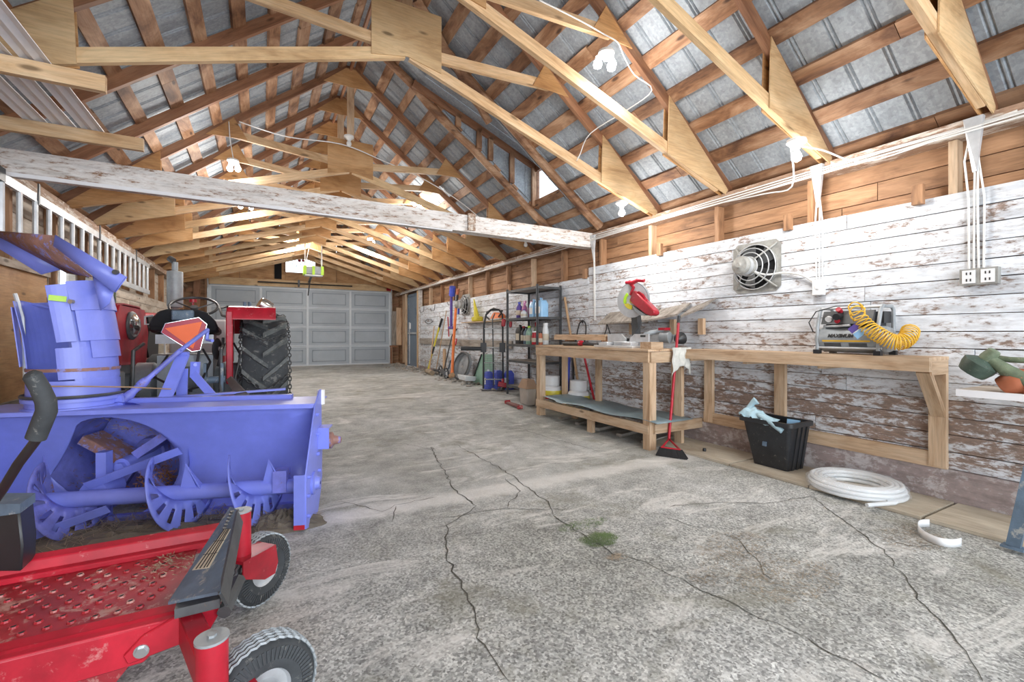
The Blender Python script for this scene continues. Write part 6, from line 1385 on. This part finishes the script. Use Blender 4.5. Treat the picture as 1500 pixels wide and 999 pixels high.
can(hl(.06, .24, 0), .20, .16, .36, 'bluep', 'dark blue jug behind the hand truck mesh, centre one', 'fluid_jug', 'jug', 'jugs behind the hand truck')
can(hl(.26, .18, 0), .14, .14, .36, 'bluep', 'dark blue jug behind the hand truck, right one', 'fluid_jug', 'jug', 'jugs behind the hand truck')
c = hl(.16, -.10, .24); t = thing('red_fuel_pump', 'small red tool hung low on the hand truck', 'tool', c)
MB().obox(c, (.16, .07, .08), (0, .2, -YAW)).cyl(c+Vector((0, 0, .02)), c+Vector((0, 0, .10)), .025, n=10).build('body', 'red', t, bevel=.01)
c = hl(.17, -.02, 1.28); t = thing('red_gloves', 'red bundle hung high on the hand truck right side', 'gloves', c)
MB().obox(c, (.07, .05, .13), (0, .1, -YAW)).obox(c+rv*.12+Vector((0, 0, -.03)), (.05, .05, .10), (0, .1, -YAW)).build('bundle', 'red', t, bevel=.015)
# small wall ledge with chainsaw and cone
o = board('wall_ledge', (3.80, 7.1, 1.33), (3.80, 9.0, 1.33), .02, .16, 'pine2'); tag(o, 'narrow wooden ledge on the wall under the chainsaw and cone', 'ledge')
t = thing('chainsaw', 'orange and white chainsaw on the wall ledge beside the shelving', 'chainsaw', (3.78, 7.35, 1.341))
MB().hexa([(3.70, 7.2, 1.345), (3.86, 7.2, 1.345), (3.86, 7.62, 1.345), (3.70, 7.62, 1.345), (3.72, 7.24, 1.46), (3.84, 7.24, 1.46), (3.84, 7.5, 1.49), (3.72, 7.5, 1.49)]).build('engine_cover', 'orange', t, bevel=.02)
MB().box((3.70, 7.2, 1.34), (3.86, 7.6, 1.375)).build('base', 'mopwhite', t, bevel=.01)
MB().tube([(3.70, 7.6, 1.36), (3.69, 7.72, 1.42), (3.70, 7.70, 1.50), (3.74, 7.5, 1.56), (3.76, 7.35, 1.53)], .016, 8).tube([(3.70, 7.22, 1.40), (3.68, 7.1, 1.44), (3.72, 7.12, 1.5), (3.74, 7.25, 1.5)], .014, 8).build('handles', 'black', t)
t = thing('yellow_cone', 'yellow funnel cone standing on the wall ledge left of the chainsaw', 'funnel', (3.80, 8.35, 1.341))
MB().box((3.72, 8.24, 1.341), (3.88, 8.48, 1.44)).build('base', 'yellowp', t, bevel=.02); MB().cyl((3.80, 8.38, 1.43), (3.79, 8.50, 1.80), .06, .01, n=14).build('spout', 'yellowp', t)
# green panel
t = thing('green_hopper', 'mint green steel hopper panel leaning left of the hand truck', 'hopper', (3.62, 7.6, .13))
pg = [P(u, v, X=3.60) for u, v in ((706, 519), (722, 519), (722, 563), (690, 565))]
MB().prism(pg, (.03, 0, 0)).build('panel', 'green', t, bevel=.005); MB().tube([pg[0]+Vector((-.01, 0, 0)), pg[3]+Vector((-.01, 0, 0))], .014, 6).build('edge_rod', 'black', t)
MB().obox(pg[3].lerp(pg[2], .4)+Vector((-.01, 0, .03)), (.03, .05, .04)).build('foot', 'black', t)
# steel wheel
t = thing('steel_wheel', 'round grey steel wheel leaning on the wall left of the green hopper', 'wheel', (3.62, 8.7, .13))
c = Vector((3.64, 8.75, .13+.30)); ax = Vector((-.95, -.15, .25)); MB().lathe(c, ax, [(.02, 0), (.08, .01), (.2, -.03), (.25, -.04), (.27, .02), (.30, .03), (.305, 0), (.29, -.03)], 32).build('rim', 'grey', t); MB().lathe(c, ax, [(.26, .03), (.27, .045), (.30, .04)], 32).build('rim_edge', 'dark', t)
t = thing('white_tray', 'clear plastic tray on the rubble in front of the steel wheel', 'tray', P(684, 556, X=3.42)); c = P(684, 555, X=3.42); MB().hexa([c+Vector(v) for v in ((-.1, -.16, -.02), (.1, -.16, -.04), (.1, .16, -.04), (-.1, .16, -.02), (-.12, -.2, .08), (.12, -.2, .05), (.12, .2, .05), (-.12, .2, .08))]).build('tray', 'clearwhite', t, bevel=.01)
# reel mower
rm = thing('reel_mower', 'push reel mower with black handle standing among the long tools', 'mower', P(652, 553, X=3.5)); c1 = P(645.5, 548, X=3.55); c2 = P(654, 550.5, X=3.42)
for c in (c1, c2):
    c.z = fz(c.y)+.125
    MB().tube([c+Vector((0, math.cos(a)*.11, math.sin(a)*.11)) for a in [2*math.pi*k/24 for k in range(24)]], .018, 8, True).build('wheel', 'black', rm)
    b = MB(); b.cyl(c+Vector((-.015, 0, 0)), c+Vector((.015, 0, 0)), .03, n=12)
    for k in range(5): a = 2*math.pi*k/5; b.bar(c, c+Vector((0, math.cos(a)*.10, math.sin(a)*.10)), .012, .02, (1, 0, 0))
    b.build('spokes', 'whiteplastic', rm)
MB().cyl(c1, c2, .02, n=8).cyl(c1+Vector((.03, 0, 0)), c2+Vector((0, 0, 0)), .06, n=8).build('reel', 'dark', rm)
MB().tube([c1.lerp(c2, .5), P(662, 492, X=3.80), P(669, 482, X=3.84)], .014, 8).build('handle', 'black', rm)
MB().tube([c2+Vector((0, 0, .02)), P(657, 540, X=3.5), P(660, 528, X=3.5)], .016, 8).build('guard', 'slate', rm)
# tools
def pole(pts, r, mat, lab, cat='pole', name='pole', extra=None):
    t = thing(name, lab, cat, pts[0]); MB().tube(pts, r, 8).build('shaft', mat, t)
    for (n_, ps, rr, m_) in (extra or []): MB().tube(ps, rr, 8).build(n_, m_, t)
    return t
W = lambda u, v, x: P(u, v, X=x)
pole([W(627, 541, 3.65), W(645, 473, 3.83)], .020, 'yellowp', 'yellow and black long handled tool leaning near the entry door', 'tool', 'long_tool', [('grip', [W(641.5, 486, 3.81), W(647.5, 467, 3.84)], .028, 'black'), ('lower_band', [W(633, 518, 3.7), W(636, 508, 3.73)], .024, 'black')])
pb = W(629, 545, 3.5); pb.z = fz(12)+.06
pole([pb, W(636, 478, 3.83)], .014, 'woodhandle', 'push broom with grey brush leaning by the entry door', 'broom', 'push_broom', [('brush', [pb+Vector((.05, .35, 0)), pb+Vector((-.05, -.35, 0))], .06, 'straw')])
pole([W(639, 541, 3.6), W(654, 455, 3.84)], .011, 'woodhandle', 'thin wooden rake handle leaning in the middle of the tools', 'rake', 'rake', [('head', [W(636, 542, 3.6), W(643, 543, 3.55)], .03, 'dark')])
pole([W(656, 464, 3.84), W(657.5, 493, 3.84)], .014, 'red', 'short thin red rod hanging on the white wall', 'rod', 'red_rod')
pole([W(661, 432, 3.78), W(661, 480, 3.80)], .030, 'purple', 'purple hanging long bag with blue top beside the orange oar', 'bag', 'long_bag', [('bag_top', [W(663, 420, 3.76), W(662, 433, 3.78)], .07, 'bluep'), ('bag_foot', [W(658, 480, 3.8), W(664, 480, 3.8)], .03, 'purple')])
pole([W(662, 551, 3.42), W(664.5, 500, 3.55), W(668, 448, 3.76)], .030, 'orange', 'long orange wooden oar standing beside the purple bag', 'oar', 'oar', [('blade_foot', [W(660, 551, 3.42), W(663, 549, 3.42)], .05, 'woodhandle'), ('dark_grip', [W(668, 449, 3.76), W(669.5, 432, 3.8)], .035, 'black'), ('tip', [W(669.5, 432, 3.8), W(671, 423, 3.82)], .035, 'brickorange')])
pole([W(667, 505, 3.7), W(668.5, 497, 3.75), W(666, 499, 3.75)], .022, 'red', 'small red pistol grip leaning on the wall right of the oar', 'tool', 'red_grip')
pole([W(651, 545, 3.68), W(651, 512, 3.80)], .04, 'woodhandle', 'short wooden stakes leaning behind the reel mower', 'stakes', 'wood_stakes')
pole([W(672, 446, 3.86), W(671, 460, 3.86)], .02, 'bluep', 'short blue strap hanging right of the orange oar', 'strap', 'blue_strap')
pole([W(705, 496, 3.87), W(705, 512, 3.87)], .012, 'dark', 'short dark bar on the wall behind the hand truck', 'bar', 'dark_bar')
for k, (y, z) in enumerate(((11.1, 1.70), (9.9, 1.78), (12.0, 1.7))):
    o = MB().tube([(XR-.03, y, z+.15), (XR-.05, y, z), (XR-.12, y+.03, z-.02), (XR-.13, y+.05, z+.05)], .008, 6).build('tool_hook', 'dark'); tag(o, ['bent wire hook high on the white wall, middle one', 'bent wire hook on the white wall nearest the purple bag', 'bent wire hook on the white wall nearest the entry door'][k], 'hook', 'wire hooks on the far wall')
cable([(XR-.05, 11.2, 1.42), (XR-.06, 11.5, 1.36), (XR-.06, 11.8, 1.42), (XR-.06, 11.6, 1.48), (XR-.05, 11.3, 1.46)], .008, 'grey wire loop hanging on the far white wall', 'dark', 'wire', 'wire_loop')
board('wall_rail', (XR-.045, 7.0, .90), (XR-.045, 12.3, .90), .14, .03, 'greywood', wr)
# boards leaning by garage door
for i, (u0, u1, v0, v1, m_) in enumerate(((576, 585, 456, 508, 'brown'), (587, 598, 451, 506, 'pine2'))):
    y = 14.78; a_, c__ = P((u0+u1)/2-2, v1, Y=y-.06), P((u0+u1)/2-2, v0, Y=y); a_.z = .735; a_.x -= .12*i; c__.x -= .12*i; w_ = min(.21, (P(u1, v0, Y=y)-P(u0, v0, Y=y)).length)
    o = board('leaning_board', a_, c__, round(w_, 2), .03, 'greywood' if i == 0 else m_, None, up=(1, 0, 0)); tag(o, ['brown wide board standing right of the garage door', 'pale knotty board standing beside the entry door'][i], 'board')
t = thing('board_rest', 'low dark timber rest with one post carrying the two standing boards', 'rest', (3.65, 14.75, .13)); board('rest_rail', (3.62, 14.75, .70), (3.86, 14.75, .70), .05, .06, 'rafter', t); board('rest_post', (3.66, 14.75, .13), (3.66, 14.75, .67), .05, .05, 'rafter', t, up=(1, 0, 0))
# rubble strip along the wall
q = random.Random(33); b0 = []
rb = thing('rubble', 'loose grey rubble stones along the foot of the far right wall', 'rubble', (3.6, 9.5, .13), group=None)
shapes = []
for k in range(8):
    b = MB(); b.lathe((0, 0, 0), (q.uniform(-.3, .3), q.uniform(-.3, .3), 1), [(.15, -.5), (.8, -.35), (1.0*q.uniform(.8, 1), 0), (.7, .4), (.1, .5)], 6, True)
    for v in b.v: v *= q.uniform(.85, 1.15)
    me = bpy.data.meshes.new('stone'); me.from_pydata([tuple(v) for v in b.v], [], b.f); me.materials.append(M['rock']); shapes.append(me)
for k in range(290):
    y = 6.9+q.random()**1.1*7.6; x = 3.80-abs(q.gauss(0, .22)); 
    if y > 12.3 and x > 3.8: x = 3.75
    s_ = q.uniform(.018, .055); o = bpy.data.objects.new('stone', q.choice(shapes)); COL.objects.link(o); o.parent = rb
    o.location = Vector((x, y, fz(y)+s_*.3+max(0, (x-3.5))*.12*q.random()))-WORLDS[rb.name]; o.rotation_euler = (q.uniform(-.4, .4), q.uniform(-.4, .4), q.uniform(0, 6)); o.scale = (s_*q.uniform(.8, 1.3), s_*q.uniform(.8, 1.3), s_*.8)
